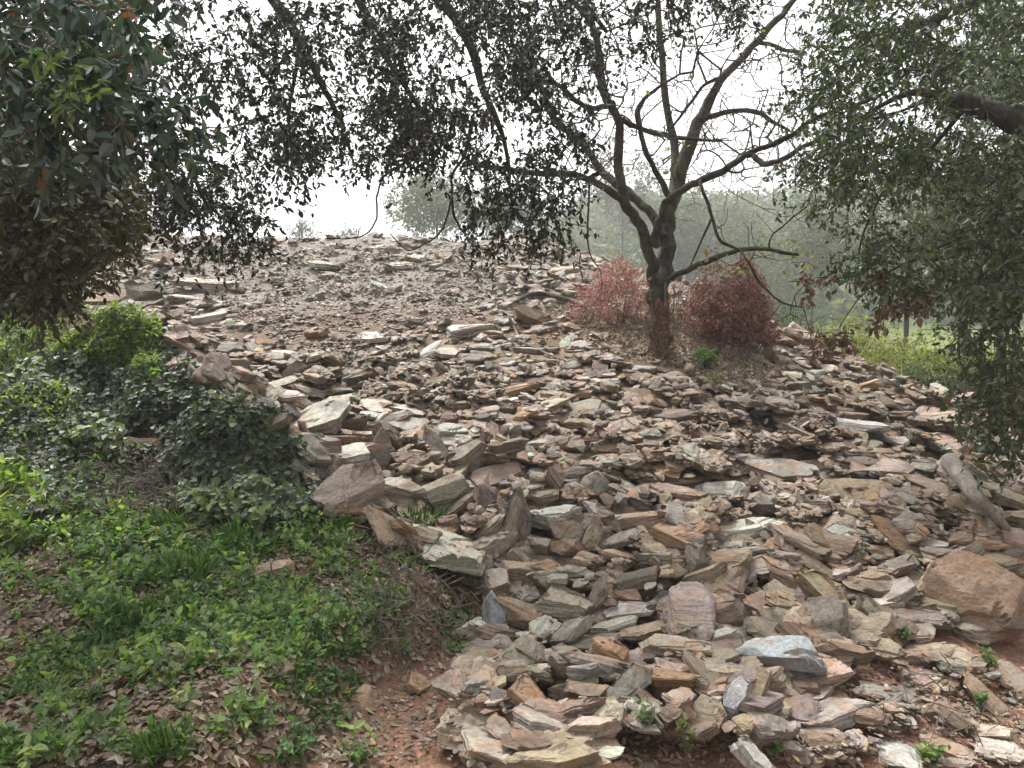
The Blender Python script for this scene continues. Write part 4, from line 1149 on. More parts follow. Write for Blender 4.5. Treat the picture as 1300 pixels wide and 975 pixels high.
def build_right_tree():
    t = thing("evergreen_tree", (4.9, 4.6, float(H0(4.9, 4.6))), "evergreen tree with a thick bough reaching in from the right edge over the stones", "tree")
    bx, by, bz = t.location
    P = spline([(bx, by, bz - .2, .24), (bx - .1, by, 1.5, .19), (bx - .2, by + .05, 2.6, .16), (bx - .1, by + .2, 4.2, .11), (bx - .3, by + .3, 5.6, .06)], 8)
    V, Q, Tt = limb(P, 14, .15, 25); mesh_obj("trunk", V, [Q, Tt], M_BARK2, t, smooth=True)
    def wp(p): x, y, dd = proj(np.asarray(p)); return (x, y, dd)
    bs = [[(*wp((bx - .2, by + .05, 2.5)), 44), (1400, 178, 4.5, 36), (1320, 160, 4.5, 31), (1270, 148, 4.5, 27), (1225, 129, 4.5, 21), (1196, 124, 4.6, 14), (1150, 120, 4.7, 8), (1090, 150, 4.9, 4)],
          [(*wp((bx - .15, by + .1, 3.6)), 36), (1400, -40, 5.0, 26), (1290, -20, 5.2, 18), (1200, 20, 5.3, 12), (1120, 50, 5.3, 7), (1060, 90, 5.3, 4)],
          [(*wp((bx - .2, by, 2.0)), 26), (1420, 260, 4.4, 18), (1330, 270, 4.3, 13), (1262, 310, 4.3, 9), (1240, 370, 4.3, 7), (1222, 410, 4.3, 5), (1218, 450, 4.3, 3), (1232, 490, 4.3, 2)],
          [(1300, 240, 4.6, 7), (1240, 290, 4.8, 5), (1180, 320, 5.0, 4), (1120, 350, 5.1, 3), (1090, 380, 5.1, 2)],
          [(1270, 300, 4.3, 7), (1285, 380, 4.2, 5), (1275, 460, 4.2, 4), (1290, 540, 4.2, 2)],
          [(1230, 130, 4.5, 7), (1180, 190, 4.8, 5), (1130, 230, 5.0, 4), (1095, 300, 5.1, 2.5), (1090, 350, 5.1, 1.5)]]
    skel = [limb_obj("branch", b, M_BARK2, t, 10, .12, 7, 100 + i)[(9 if i < 3 else 2):, :3] for i, b in enumerate(bs)]
    skel0 = skel[0][:34]
    g = Grow(np.concatenate(skel))
    def dens(px, py): return np.clip(.6 + .6 * fbm(px / 60, py / 60, seed=177), .08, 1)
    zones = [([(1030, -40), (1360, -40), (1360, 200), (1230, 230), (1080, 240), (1035, 225), (1040, 120)], 430, 3.9, 6.4),
             ([(1060, 200), (1340, 180), (1340, 380), (1210, 380), (1160, 310), (1075, 285)], 260, 3.8, 6.2),
             ([(1060, 300), (1190, 310), (1190, 370), (1150, 385), (1120, 370), (1075, 340)], 36, 4.4, 5.4),
             ([(1200, 350), (1340, 330), (1340, 560), (1290, 585), (1255, 560), (1250, 500), (1240, 450)], 105, 3.7, 5.0),
             ([(1180, 440), (1290, 460), (1290, 590), (1240, 560)], 16, 3.9, 4.6),
             ([(980, 60), (1060, 20), (1060, 280), (990, 250)], 36, 5.2, 6.2)]
    tips = np.concatenate([pick(z, n, a, b, dens if n > 160 else None) for z, n, a, b in zones])
    ends = g.join(tips, .11, .22, 0)
    V, Q = g.mesh(.002, 2.5, .02, 4); o = mesh_obj("twigs", V, [Q], M_BARK2, t, smooth=True); tag(o, kind="stuff")
    E = g.p[ends]; D = nrm(E - g.p[g.par[ends]])
    Pl, LD, Nn, ll, wd, tw = sprays(E, D, 36, .23, .044, .46, .5, 4)
    V, Q = tubes(tw[0], tw[1], np.full(len(tw[0]), .0018), np.full(len(tw[0]), .001), 3); o = mesh_obj("twigs", V, [Q], M_BARK2, t); tag(o, kind="stuff")
    near = np.array([np.min(((skel0[::2] - q) ** 2).sum(1)) for q in Pl[np.abs(Pl[:, 2] - 3) < 1.6]]) < .2 ** 2      # the thick bough itself is bare
    kk = np.ones(len(Pl), bool); kk[np.nonzero(np.abs(Pl[:, 2] - 3) < 1.6)[0][near]] = False
    Pl, LD, Nn, ll, wd = Pl[kk], LD[kk], Nn[kk], ll[kk], wd[kk]
    o = leaf_obj("crown", Pl, LD, Nn, ll, wd, tint(len(Pl), OAKB, [4, 3, 3, .8, 1, 1.5]), M_OAK, t); tag(o, kind="stuff")
    # dead brown sprays
    E = np.concatenate([pick([(1105, 330), (1185, 345), (1185, 400), (1110, 412)], 17, 4.4, 4.8), pick([(1015, 345), (1060, 350), (1050, 380), (1020, 380)], 5, 4.9, 5.2), pick([(1020, 415), (1085, 418), (1085, 455), (1025, 455)], 10, 4.9, 5.2), pick([(1275, 490), (1300, 490), (1300, 540), (1280, 530)], 4, 4.0, 4.2)])
    g2 = Grow(g.p[:g.n]); ends = g2.join(E, .1, .2, .0); V, Q = g2.mesh(.002, 2.5, .006, 4); o = mesh_obj("twigs", V, [Q], M_BARK2, t); tag(o, kind="stuff")
    Pl, LD, Nn, ll, wd, tw = sprays(E, rdir(len(E)), 20, .11, .06, .45, .8, 3)
    o = leaf_obj("dead_leaves", Pl, LD, Nn, ll, wd, tint(len(Pl), [(.15, .085, .06), (.11, .07, .05), (.22, .145, .11)]), M_DRY, t); tag(o, kind="stuff")
build_right_tree()

# ------------------------------------------------------------------ trees and bushes beyond the pile
def round_tree(name, px, top, bottom, wpx, d, cols, label, cat, n_tips, leaf, per, gaps=.5, mat=None, depth=None, stems=1, droop=.2, group=None, seed=0, reach=None, dome=False, twig=None):
    m = mat or M_FAR
    wm = wpx * d / F; c0 = at(px, bottom, d); c1 = at(px, top, d)
    gz = float(H0(c0[0], c0[1])); base = np.array([c0[0], c0[1], gz])
    t = thing(name, base, label, cat, group)
    lo = max(c0[2], gz + .05); hi = c1[2]; cz = (lo + hi) / 2; rz = (hi - lo) / 2; ry = (depth or wm) / 2
    pts = []
    lr = np.random.default_rng(seed + 700); nl = int(lr.integers(6, 10))
    lob = nrm(lr.normal(0, 1, (nl, 3))) * lr.uniform(.35, .68, (nl, 1)); lrad = lr.uniform(.28, .5, nl)
    while len(pts) < n_tips:
        which = rng.integers(0, nl + 2, n_tips); q = nrm(rng.normal(0, 1, (n_tips, 3))) * (rng.random((n_tips, 1)) ** .4)
        core = which >= nl; w_ = np.minimum(which, nl - 1)
        q = np.where(core[:, None], q * .6, lob[w_] + q * lrad[w_][:, None])
        if dome:                            # a bush filled down to the ground, ragged on top
            q = nrm(rng.normal(0, 1, (n_tips, 3))) * (rng.random((n_tips, 1)) ** .33); q[:, 2] = np.abs(q[:, 2]) * 1.75 * (1 + .3 * vnoise(q[:, 0] * 3.5 + seed, q[:, 1] * 3, seed=seed + 5)) - .95
        k = vnoise(q[:, 0] * 2.3 + seed, q[:, 1] * 2.3, q[:, 2] * 2.3 + seed * .7, seed) > (gaps - 1) * .6 - .1
        q = q[k]; pts += list(q * np.array([wm / 2, ry, rz]) * (1 + .18 * vnoise(q[:, 0] * 4, q[:, 1] * 4, q[:, 2] * 4, seed + 3))[:, None])
    tips = np.array(pts[:n_tips]) + np.array([c0[0], c0[1], cz])
    sk = []
    for s in range(stems):
        ox, oy = (rng.normal(0, .12 * wm, 2) if stems > 1 else (0, 0))
        r0 = np.clip(.012 * (hi - gz), .012, .12) / math.sqrt(stems)
        P = spline([(base[0] + ox * .3, base[1] + oy * .3, gz - .1, r0), (base[0] + ox * .6, base[1] + oy, gz + (lo - gz) * .6 + .1 * rz, r0 * .85), (base[0] + ox, base[1] + oy, cz - .2 * rz, r0 * .6), (base[0] + ox * 1.5, base[1] + oy * 1.4, cz + .5 * rz, r0 * .2)], 6)
        V, Q, Tt = limb(P, 8, .12, seed + s); mesh_obj("trunk" if stems == 1 else "stem", V, [Q, Tt], M_BARK2, t, smooth=True); sk.append(P[5:, :3])
    g = Grow(np.concatenate(sk)); ends = g.join(tips, max(.08, .06 * wm), .2, .0)
    V, Q = g.mesh(.0022 * max(1, d / 9), 2.5, .05, 3); o = mesh_obj("twigs", V, [Q], twig or M_BARK2, t); tag(o, kind="stuff")
    E = g.p[ends]; D = nrm(E - g.p[g.par[ends]])
    Pl, LD, Nn, ll, wd, tw = sprays(E, D, per, reach or leaf * 4.5, leaf, .5, droop, max(2, per // 8))
    k = Pl[:, 2] > hm0(Pl[:, 0], Pl[:, 1]) + .01
    o = leaf_obj("crown", Pl[k], LD[k], Nn[k], ll[k], wd[k], tint(k.sum(), cols), m, t); tag(o, kind="stuff")
    return t

def hm0(x, y): return H0(x, y)

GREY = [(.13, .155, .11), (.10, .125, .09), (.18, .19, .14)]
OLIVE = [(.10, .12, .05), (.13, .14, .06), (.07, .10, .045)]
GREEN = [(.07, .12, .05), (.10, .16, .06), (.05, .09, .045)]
def far_trees():
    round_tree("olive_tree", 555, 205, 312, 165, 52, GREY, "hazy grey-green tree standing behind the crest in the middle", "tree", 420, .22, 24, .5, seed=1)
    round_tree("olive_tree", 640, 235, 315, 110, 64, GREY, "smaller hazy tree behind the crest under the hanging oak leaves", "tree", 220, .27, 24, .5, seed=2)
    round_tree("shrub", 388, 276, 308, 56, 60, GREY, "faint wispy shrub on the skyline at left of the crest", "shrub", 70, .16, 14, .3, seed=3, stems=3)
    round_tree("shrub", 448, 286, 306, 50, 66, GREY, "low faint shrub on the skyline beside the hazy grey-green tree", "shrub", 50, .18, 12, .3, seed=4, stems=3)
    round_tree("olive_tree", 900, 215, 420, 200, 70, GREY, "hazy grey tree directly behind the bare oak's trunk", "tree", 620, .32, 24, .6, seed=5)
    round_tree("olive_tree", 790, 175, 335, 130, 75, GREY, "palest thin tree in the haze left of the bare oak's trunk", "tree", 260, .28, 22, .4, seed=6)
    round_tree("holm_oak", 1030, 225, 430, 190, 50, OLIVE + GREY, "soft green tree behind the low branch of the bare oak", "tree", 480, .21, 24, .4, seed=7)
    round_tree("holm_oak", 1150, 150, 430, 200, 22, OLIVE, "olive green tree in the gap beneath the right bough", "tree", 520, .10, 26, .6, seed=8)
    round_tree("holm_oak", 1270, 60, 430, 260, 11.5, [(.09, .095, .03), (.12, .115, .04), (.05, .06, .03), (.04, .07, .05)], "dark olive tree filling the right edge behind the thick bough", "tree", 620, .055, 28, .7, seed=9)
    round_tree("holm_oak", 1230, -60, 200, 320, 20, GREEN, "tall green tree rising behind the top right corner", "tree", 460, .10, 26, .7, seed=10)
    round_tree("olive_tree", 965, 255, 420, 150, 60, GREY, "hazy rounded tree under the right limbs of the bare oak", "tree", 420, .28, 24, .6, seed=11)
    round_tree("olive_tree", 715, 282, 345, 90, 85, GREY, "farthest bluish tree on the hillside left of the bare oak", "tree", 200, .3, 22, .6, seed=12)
    # bushes along the meadow edge
    for i, (px, top, bot, w_, d, cols, lab) in enumerate([
        (1005, 372, 440, 90, 13.5, GREEN, "fresh green bush beyond the stones right of the purple brown bush"),
        (1065, 385, 455, 90, 12.5, [(.20, .25, .08), (.26, .29, .12), (.15, .20, .07)], "pale green bush behind the brown dead leaves"),
        (1120, 405, 470, 90, 11.5, [(.26, .29, .10), (.34, .33, .15), (.18, .24, .07)], "yellowish bush in the middle of the bright meadow gap"),
        (1190, 410, 490, 90, 10.5, [(.20, .27, .07), (.28, .31, .10), (.13, .19, .05)], "bright bush low under the right tree's hanging twigs"),
        (1265, 400, 520, 110, 9.6, OLIVE, "shaded olive bush at the right edge below the evergreen tree"),
        (1165, 455, 505, 90, 9.2, [(.05, .08, .03), (.08, .12, .04), (.035, .05, .025)], "dark green low bush touching the right edge of the pile"),
        (1225, 470, 560, 80, 7.9, [(.055, .075, .035), (.085, .10, .05), (.04, .05, .03)], "dark leafy shrub growing among the stones on the right flank")]):
        round_tree("bush", px, top, bot, w_, d, cols, lab, "bush", 150, .045, 22, .5, stems=4, seed=20 + i, mat=M_HERB, group="bushes along the meadow", dome=True)
far_trees()

def hillside_wood():
    n = 5200
    px = rng.uniform(-150, 1500, n); y = rng.uniform(62, 150, n); x = (px - 650) / F * y
    k = H0(x, y) > 2.5; x, y = x[k], y[k]; z = H0(x, y); n = len(x)
    m = 16; rad = rng.uniform(1.0, 2.4, n)
    off = nrm(rng.normal(0, 1, (n, m, 3))) * np.array([1, 1, .9]) * rad[:, None, None]
    P = (np.stack([x, y, z + rad * .8], 1)[:, None] + off).reshape(-1, 3); nn = len(P)
    ln = rng.uniform(.5, 1.1, nn)
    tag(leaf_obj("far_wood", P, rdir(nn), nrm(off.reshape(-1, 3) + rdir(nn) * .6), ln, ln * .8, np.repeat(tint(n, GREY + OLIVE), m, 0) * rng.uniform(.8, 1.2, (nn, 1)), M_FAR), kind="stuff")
hillside_wood()

def dry_bush(name, px, top, bottom, wpx, d, cols, label, n_tips, per, depth, seed, leafsize=.022, twig=M_TWIG, reach=.12):
    return round_tree(name, px, top, bottom, wpx, d, cols, label, "bush", n_tips, leafsize, per, .8, M_DRY, depth, 9, .15, None, seed, reach, True, twig)
dry_bush("bramble_bush", 784, 328, 440, 124, 8.9, [(.46, .20, .19), (.56, .34, .33), (.35, .14, .14), (.58, .45, .43), (.48, .15, .13)], "red leafless-looking bush of dry stems left of the oak trunk", 430, 22, 1.1, 41, .028)
dry_bush("bramble_bush", 865, 340, 432, 60, 8.9, [(.30, .16, .15), (.36, .25, .23), (.22, .11, .10)], "thin reddish bush wedged between the oak trunk and the purple brown bush", 150, 22, .8, 42)
dry_bush("bramble_bush", 922, 318, 474, 112, 8.3, [(.25, .09, .085), (.32, .145, .135), (.14, .055, .055), (.42, .25, .24), (.30, .095, .075)], "dense purple brown dome-shaped bush right of the oak trunk", 900, 34, 1.0, 43, .028)
dry_bush("bramble_bush", 912, 445, 492, 84, 8.0, [(.28, .19, .16), (.22, .14, .12), (.34, .25, .20)], "low straw-brown heap of dry brambles in front of the purple brown bush", 150, 18, .5, 44)
round_tree("weed", 893, 440, 492, 26, 7.55, [(.12, .24, .06), (.16, .28, .08)], "fresh green climbing weed in front of the dry brambles", "plant", 26, .05, 12, .6, M_HERB, .2, 2, .2, None, 51, .07)
# ------------------------------------------------------------------ ivy, herbs, litter
def ground_pick(poly, n, dens=None):
    poly = np.asarray(poly, float); lo, hi = poly.min(0), poly.max(0); X = []; c = 0
    while c < n:
        px = rng.uniform(lo[0], hi[0], n); py = rng.uniform(lo[1], hi[1], n)
        k = in_poly(px, py, poly)
        if dens is not None: k &= rng.random(n) < dens(px, py)
        px, py = px[k], py[k]; d = hit(px, py, HBASE); k = ~np.isnan(d)
        P = at(px[k], py[k], d[k]); X.append(P); c += len(P)
        if not len(P): c += 1
    return np.concatenate(X)[:n]

def ivy(poly, n, label, cols, thick=.12, size=.05, extra=None, name="ivy", lit_lime=.1):
    P = ground_pick(poly, n)
    nor = slope_n(P[:, 0], P[:, 1])
    lump = np.clip(.5 + .6 * fbm(P[:, 0] * 4.5, P[:, 1] * 4.5, P[:, 2] * 4.5, seed=31), .05, 1.3)
    up = nrm(nor + np.array([0, -.35, .2]))
    Pp = P + up * (thick * lump * rng.random(n) ** .6)[:, None] + rng.normal(0, .012, (n, 3))
    c = P.mean(0); t = thing(name, (c[0], c[1], float(H0(c[0], c[1]))), label, "ivy", "ivy mounds on the bank")
    D = nrm(up * .15 + rdir(n) * .8 + np.array([0, -.35, -.45])); Nn = nrm(up + rdir(n) * .45)
    ln = size * rng.uniform(.6, 1.25, n)
    col = tint(n, cols)
    lit_k = rng.random(n) < lit_lime * np.clip(lump * 1.6 - .3, 0, 1.5) * (.6 + 3.5 * sstep(.72, .95, nor[:, 2]))  # some lime leaves throughout, many more on upward faces to paint lit mound tops
    col[lit_k] = tint(lit_k.sum(), [(.13, .21, .04), (.18, .26, .06), (.09, .16, .04)])
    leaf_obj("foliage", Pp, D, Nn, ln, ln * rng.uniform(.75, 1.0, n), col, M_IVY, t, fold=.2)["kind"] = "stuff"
    # runners
    m = n // 26; s = rng.integers(0, n, m); p = Pp[s] - up[s] * .03; q = p + rdir(m) * rng.uniform(.06, .22, (m, 1)) + np.array([0, -.02, -.03])
    mid = (p + q) / 2 + rdir(m) * .03
    V, Q = tubes(np.concatenate([p, mid]), np.concatenate([mid, q]), np.full(2 * m, .0028), np.full(2 * m, .002), 4)
    mesh_obj("stems", V, [Q], M_TWIG, t)["kind"] = "stuff"
IVYC = [(.024, .052, .026), (.036, .070, .034), (.055, .090, .046), (.014, .028, .018)]
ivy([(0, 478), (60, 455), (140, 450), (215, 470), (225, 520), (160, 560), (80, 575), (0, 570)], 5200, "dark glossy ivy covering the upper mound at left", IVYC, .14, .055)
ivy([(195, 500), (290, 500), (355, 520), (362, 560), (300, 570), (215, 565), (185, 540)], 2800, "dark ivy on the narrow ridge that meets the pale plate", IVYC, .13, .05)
ivy([(225, 570), (300, 552), (370, 565), (412, 610), (408, 660), (330, 676), (250, 660), (215, 620)], 4800, "rounded dark ivy mound nearest the big reddish block", IVYC, .16, .05, lit_lime=.16)
ivy([(0, 565), (120, 565), (230, 575), (240, 640), (170, 670), (60, 670), (0, 650)], 4600, "shaded grey-green ivy in the hollow under the upper mound", [(.035, .05, .035), (.022, .036, .024), (.06, .075, .055), (.05, .045, .03)], .12, .05, lit_lime=.06)
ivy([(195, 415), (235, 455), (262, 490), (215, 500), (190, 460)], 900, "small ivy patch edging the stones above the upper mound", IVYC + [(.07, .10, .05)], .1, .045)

def leafy_clump(poly, n, label, cols, h=.18, size=.045, asp=.4, cat="plant", name="shrub", group=None):
    P = ground_pick(poly, n); lump = np.clip(.5 + .6 * fbm(P[:, 0] * 5, P[:, 1] * 5, seed=61), .05, 1.3)
    Pp = P + np.array([0, 0, 1.]) * (h * lump * rng.random(n) ** .7)[:, None]
    c = P.mean(0); t = thing(name, (c[0], c[1], float(H0(c[0], c[1]))), label, cat, group)
    ln = size * rng.uniform(.6, 1.3, n)
    leaf_obj("foliage", Pp, nrm(rdir(n) + np.array([0, -.1, .35])), nrm(rdir(n) * .6 + np.array([0, -.2, 1])), ln, ln * asp * rng.uniform(.8, 1.3, n), tint(n, cols), M_HERB, t)["kind"] = "stuff"
    m = n // 14; s = rng.integers(0, n, m)
    V, Q = tubes(P[s], Pp[s], np.full(m, .0025), np.full(m, .0015), 4); mesh_obj("stems", V, [Q], M_TWIG, t)["kind"] = "stuff"
LIME = [(.16, .27, .05), (.22, .33, .07), (.12, .21, .05), (.28, .35, .11), (.08, .15, .05)]
leafy_clump([(100, 425), (160, 415), (205, 440), (200, 500), (150, 482), (75, 470), (70, 440)], 4600, "bright green leafy shrub on top of the upper ivy mound", LIME, .26, .05, cat="shrub")
leafy_clump([(-10, 425), (80, 405), (100, 440), (70, 475), (-10, 490)], 2600, "hazy light green growth at the left edge behind the ivy", [(.16, .24, .07), (.20, .28, .10), (.12, .19, .06)], .22, .05, cat="shrub")
leafy_clump([(-10, 610), (45, 600), (60, 650), (45, 700), (-10, 720)], 1300, "bright green leafy shoots at the left edge below the shaded ivy", LIME, .22, .06, cat="plant", name="shrub")
leafy_clump([(255, 455), (350, 505), (372, 530), (330, 530), (250, 500)], 420, "sparse lime green shoots along the ivy ridge top", LIME, .14, .045)
leafy_clump([(250, 560), (330, 545), (400, 580), (330, 590), (260, 590)], 460, "lime green shoots on the crown of the rounded ivy mound", LIME, .16, .045)
leafy_clump([(170, 415), (200, 408), (205, 432), (178, 435)], 300, "small lime green weed above the upper mound beside pale stones", LIME, .16, .045, name="weed")

leafy_clump([(60, 560), (190, 580), (170, 640), (80, 650)], 700, "mid-green mixed herbs growing through the shaded ivy hollow", [(.06, .12, .05), (.09, .17, .06), (.05, .09, .04)], .16, .05, name="weed")
leafy_clump([(0, 520), (70, 500), (120, 540), (40, 580), (0, 580)], 600, "yellow-green sprays sticking out of the upper ivy mound at the left edge", LIME, .2, .05, name="weed")
leafy_clump([(60, 655), (160, 650), (220, 668), (150, 690), (60, 690)], 900, "pale green leafy strip along the foot of the shaded ivy hollow", LIME, .14, .04, name="weed")
def dry_tangle(poly, n, label):
    P = ground_pick(poly, n); c = P.mean(0)
    q = P + rdir(n) * np.array([.16, .08, .1]) + np.array([0, -.05, .06]); mid = (P + q) / 2 + rdir(n) * .05 + np.array([0, -.03, .06])
    P = P + np.array([0, -.03, .04])
    V, Q = tubes(np.concatenate([P, mid]), np.concatenate([mid, q]), np.full(2 * n, .003), np.full(2 * n, .0018), 4)
    tag(mesh_obj("dead_stems", V, [Q], M_TWIG), kind="stuff")
dry_tangle([(95, 600), (230, 590), (240, 640), (200, 668), (100, 665)], 320, "")
dry_tangle([(430, 690), (520, 700), (600, 745), (580, 830), (480, 840)], 160, "")
dry_tangle(SOILR, 26, "")

# --- the bank: leaf litter, herbs and grass
BANK = [(-10, 660), (60, 655), (200, 660), (330, 672), (430, 662), (480, 690), (520, 705), (590, 735), (612, 790), (590, 835), (500, 845), (455, 880), (445, 940), (470, 975), (-10, 975)]
def in_herb(px, py):
    f = .42 + .95 * fbm(px / 60, py / 42, seed=43)
    for hx, hy, a, b, s in [(300, 700, 150, 34, .5), (400, 790, 90, 60, .45), (190, 690, 70, 40, .3), (120, 850, 140, 60, .15), (40, 900, 90, 80, .35), (70, 760, 70, 50, -.2), (330, 870, 60, 40, -.25), (520, 740, 60, 30, -.3), (400, 920, 60, 50, -.4), (210, 960, 80, 20, .2), (250, 750, 90, 40, .3), (560, 790, 40, 30, .1)]:
        f = f + s * np.exp(-(((px - hx) / a) ** 2 + ((py - hy) / b) ** 2))
    return np.clip(f, 0, 1) ** 1.3

def litter(poly, n, cols, size, name, lift=.02, dens=None):
    P = ground_pick(poly, n, dens); nor = slope_n(P[:, 0], P[:, 1])
    D = rdir(n); D -= (D * nor).sum(1, keepdims=True) * nor
    ln = size * rng.uniform(.5, 1.3, n)
    o = leaf_obj(name, P + nor * rng.uniform(.004, lift, (n, 1)), nrm(D + nor * rng.normal(0, .25, (n, 1))), nrm(nor + rdir(n) * .45), ln, ln * rng.uniform(.38, .6, n), tint(n, cols, var=.3), M_DRY, fold=.4, bend=.1)
    return tag(o, kind="stuff")
DRYC = [(.17, .105, .07), (.24, .155, .105), (.11, .07, .05), (.32, .24, .18), (.38, .30, .24), (.20, .10, .06)]
litter(BANK, 9500, DRYC, .042, "fallen_leaves")
litter([(430, 975), (450, 880), (500, 845), (590, 830), (640, 900), (600, 975)], 500, DRYC, .035, "fallen_leaves")
litter(SOILR, 3400, [(.30, .17, .12), (.38, .24, .18), (.24, .13, .09), (.46, .34, .28)], .03, "fallen_leaves")
litter(LITTER, 3600, [(.26, .17, .11), (.34, .24, .16), (.20, .13, .09), (.38, .29, .2)], .055, "fallen_leaves", .04)

def herbs():
    # trailing herbs: little rosettes of leaves on short stems
    n = 2500
    P = ground_pick(BANK, n, in_herb); k = 9
    h = rng.uniform(.02, .13, n) * np.clip(.6 + .7 * fbm(P[:, 0] * 3, P[:, 1] * 3, seed=91), .3, 1.5)
    lean = rdir(n) * .5; tip = P + (np.array([0, 0, 1.]) + lean * np.array([1, 1, 0])) * h[:, None]
    t = rng.random((n, k)) ** .7
    Pl = (P[:, None] + (tip - P)[:, None] * t[..., None]).reshape(-1, 3) + rng.normal(0, .008, (n * k, 3))
    D = nrm(rdir(n * k) + np.array([0, 0, .15])); Nn = nrm(rdir(n * k) * .5 + np.array([0, -.15, 1]))
    pc = tint(n, [(.13, .25, .055), (.19, .33, .07), (.07, .15, .045), (.28, .38, .11), (.09, .19, .065), (.18, .25, .14)])
    pc = np.repeat(pc, k, 0) * rng.uniform(.8, 1.25, (n * k, 1))
    ln = np.repeat(rng.uniform(.022, .048, n), k) * rng.uniform(.7, 1.2, n * k)
    tag(leaf_obj("undergrowth", Pl, D, Nn, ln, ln * rng.uniform(.4, .75, n * k), pc, M_HERB), kind="stuff")
    # a finer weave of small round leaves
    n = 9000
    P = ground_pick(BANK, n, in_herb)
    ln = rng.uniform(.014, .03, n)
    tag(leaf_obj("undergrowth", P + np.array([0, 0, 1.]) * rng.uniform(.005, .05, (n, 1)), nrm(rdir(n) + np.array([0, 0, .1])), nrm(rdir(n) * .5 + np.array([0, 0, 1.])), ln, ln * .75, tint(n, [(.09, .19, .05), (.13, .24, .06), (.18, .28, .07)]), M_HERB), kind="stuff")
herbs()

def blades(P, h, w, cols, name, lean=.5, per=1):
    n = len(P); D = nrm(rdir(n) * lean + np.array([0, 0, 1.])); ln = h * rng.uniform(.5, 1.2, n)
    return leaf_obj(name, P, D, rdir(n), ln, np.full(n, w), tint(n, cols), M_HERB, fold=.1, bend=.35)
GR = [(.10, .20, .06), (.14, .24, .08), (.08, .15, .05)]
def tufts(spots, label_fn):
    for i, (px, py, wpx, n, h, label) in enumerate(spots):
        d = hit(px, py, HBASE)[0]; c = at(px, py, d); r_ = wpx * d / F / 2
        q = np.clip(rng.normal(0, .42, (n, 2)), -.75, .75) * r_; X = c[0] + q[:, 0]; Y = c[1] + q[:, 1]
        P = np.stack([X, Y, hm(X, Y, HBASE) - .01], 1)
        o = blades(P, h, .006, GR, "grass_tuft", .75)
        tag(o, label, "grass", "grass tufts on the bank")
tufts([(530, 676, 50, 240, .17, "feathery green grass tuft in the gap below the thick cream slab"),
       (235, 735, 80, 300, .14, "wide grassy tuft in the middle of the upper bank"),
       (165, 800, 70, 220, .13, "fine pale grass tuft on the bank left of the centre"),
       (300, 690, 70, 240, .13, "grassy tuft right below the rounded ivy mound"),
       (205, 672, 60, 200, .12, "light green grass tuft below the shaded ivy hollow"),
       (205, 960, 60, 160, .10, "small grass tuft at the bottom edge among dead leaves")], None)
P = ground_pick(BANK, 900, in_herb); tag(blades(P, .09, .0035, GR, "grass", .8), kind="stuff")

def meadow():
    x = rng.uniform(1.5, 14, 9000); y = rng.uniform(8.5, 24, 9000)
    k = (x - np.interp(y, EY, EX) > .9); x, y = x[k], y[k]
    P = np.stack([x, y, H0(x, y)], 1)
    o = blades(P, .32, .022, [(.24, .29, .09), (.32, .34, .13), (.18, .24, .07), (.36, .33, .17)], "grass", .5); tag(o, kind="stuff")
    x = rng.uniform(-9, -4.5, 2500); y = rng.uniform(7, 12, 2500)
    k = (np.interp(y, BY, BX) - x > .4); x, y = x[k], y[k]
    o = blades(np.stack([x, y, H0(x, y)], 1), .22, .014, GR, "grass", .5); tag(o, kind="stuff")
meadow()

# --- small weeds between the stones
def weed(px, py, wpx, hpx, label, n=40, cols=GR):
    d = hit(px, py)[0]; c = at(px, py, d); s = d / F
    t = thing("weed", c, label, "plant", "small weeds among the stones")
    q = rng.normal(0, .35, (n, 3)) * np.array([wpx * s / 2, wpx * s / 3, 0]); tt = rng.random(n)
    P = c + q * (.4 + tt[:, None]) + np.array([0, 0, 1.]) * (tt * hpx * s)[:, None]
    ln = rng.uniform(.018, .035, n)
    leaf_obj("foliage", P, nrm(rdir(n) + np.array([0, -.1, .5])), nrm(rdir(n) * .6 + np.array([0, -.2, 1])), ln, ln * .6, tint(n, cols), M_HERB, t)["kind"] = "stuff"
    m = 5; i = rng.integers(0, n, m); V, Q = tubes(np.tile(c, (m, 1)) - np.array([0, 0, .02]), P[i], np.full(m, .0025), np.full(m, .0015), 4); mesh_obj("stem", V, [Q], M_TWIG, t)
weed(820, 925, 30, 34, "small green weed under the propped streaked slab", 60)
weed(1150, 815, 12, 16, "tiny green weed left of the huge orange tan boulder's base", 26)
weed(1254, 848, 24, 22, "bright green weed below the huge orange tan boulder", 80, LIME)
weed(1180, 968, 40, 22, "low green weed at the bottom edge among pale flat stones", 90, LIME)
weed(1245, 898, 16, 18, "green sprig beside the tilted ochre slab by the path", 30)
weed(478, 640, 16, 20, "sprig growing between the reddish block and the thick cream slab", 30)
weed(468, 606, 30, 12, "little leaves on the stones behind the reddish block", 30)
weed(985, 955, 20, 12, "low weed beside the whitish rock in the red soil", 30)
weed(872, 955, 20, 40, "dry yellowish weed by the rock foot at the bottom edge", 50, [(.2, .2, .08), (.14, .18, .06)])
weed(560, 800, 40, 26, "leafy sprig hanging over the edge of the soil bank", 70, [(.06, .12, .04), (.09, .15, .05)])
weed(905, 488, 34, 14, "low green leaves at the foot of the climbing weed", 60, LIME)

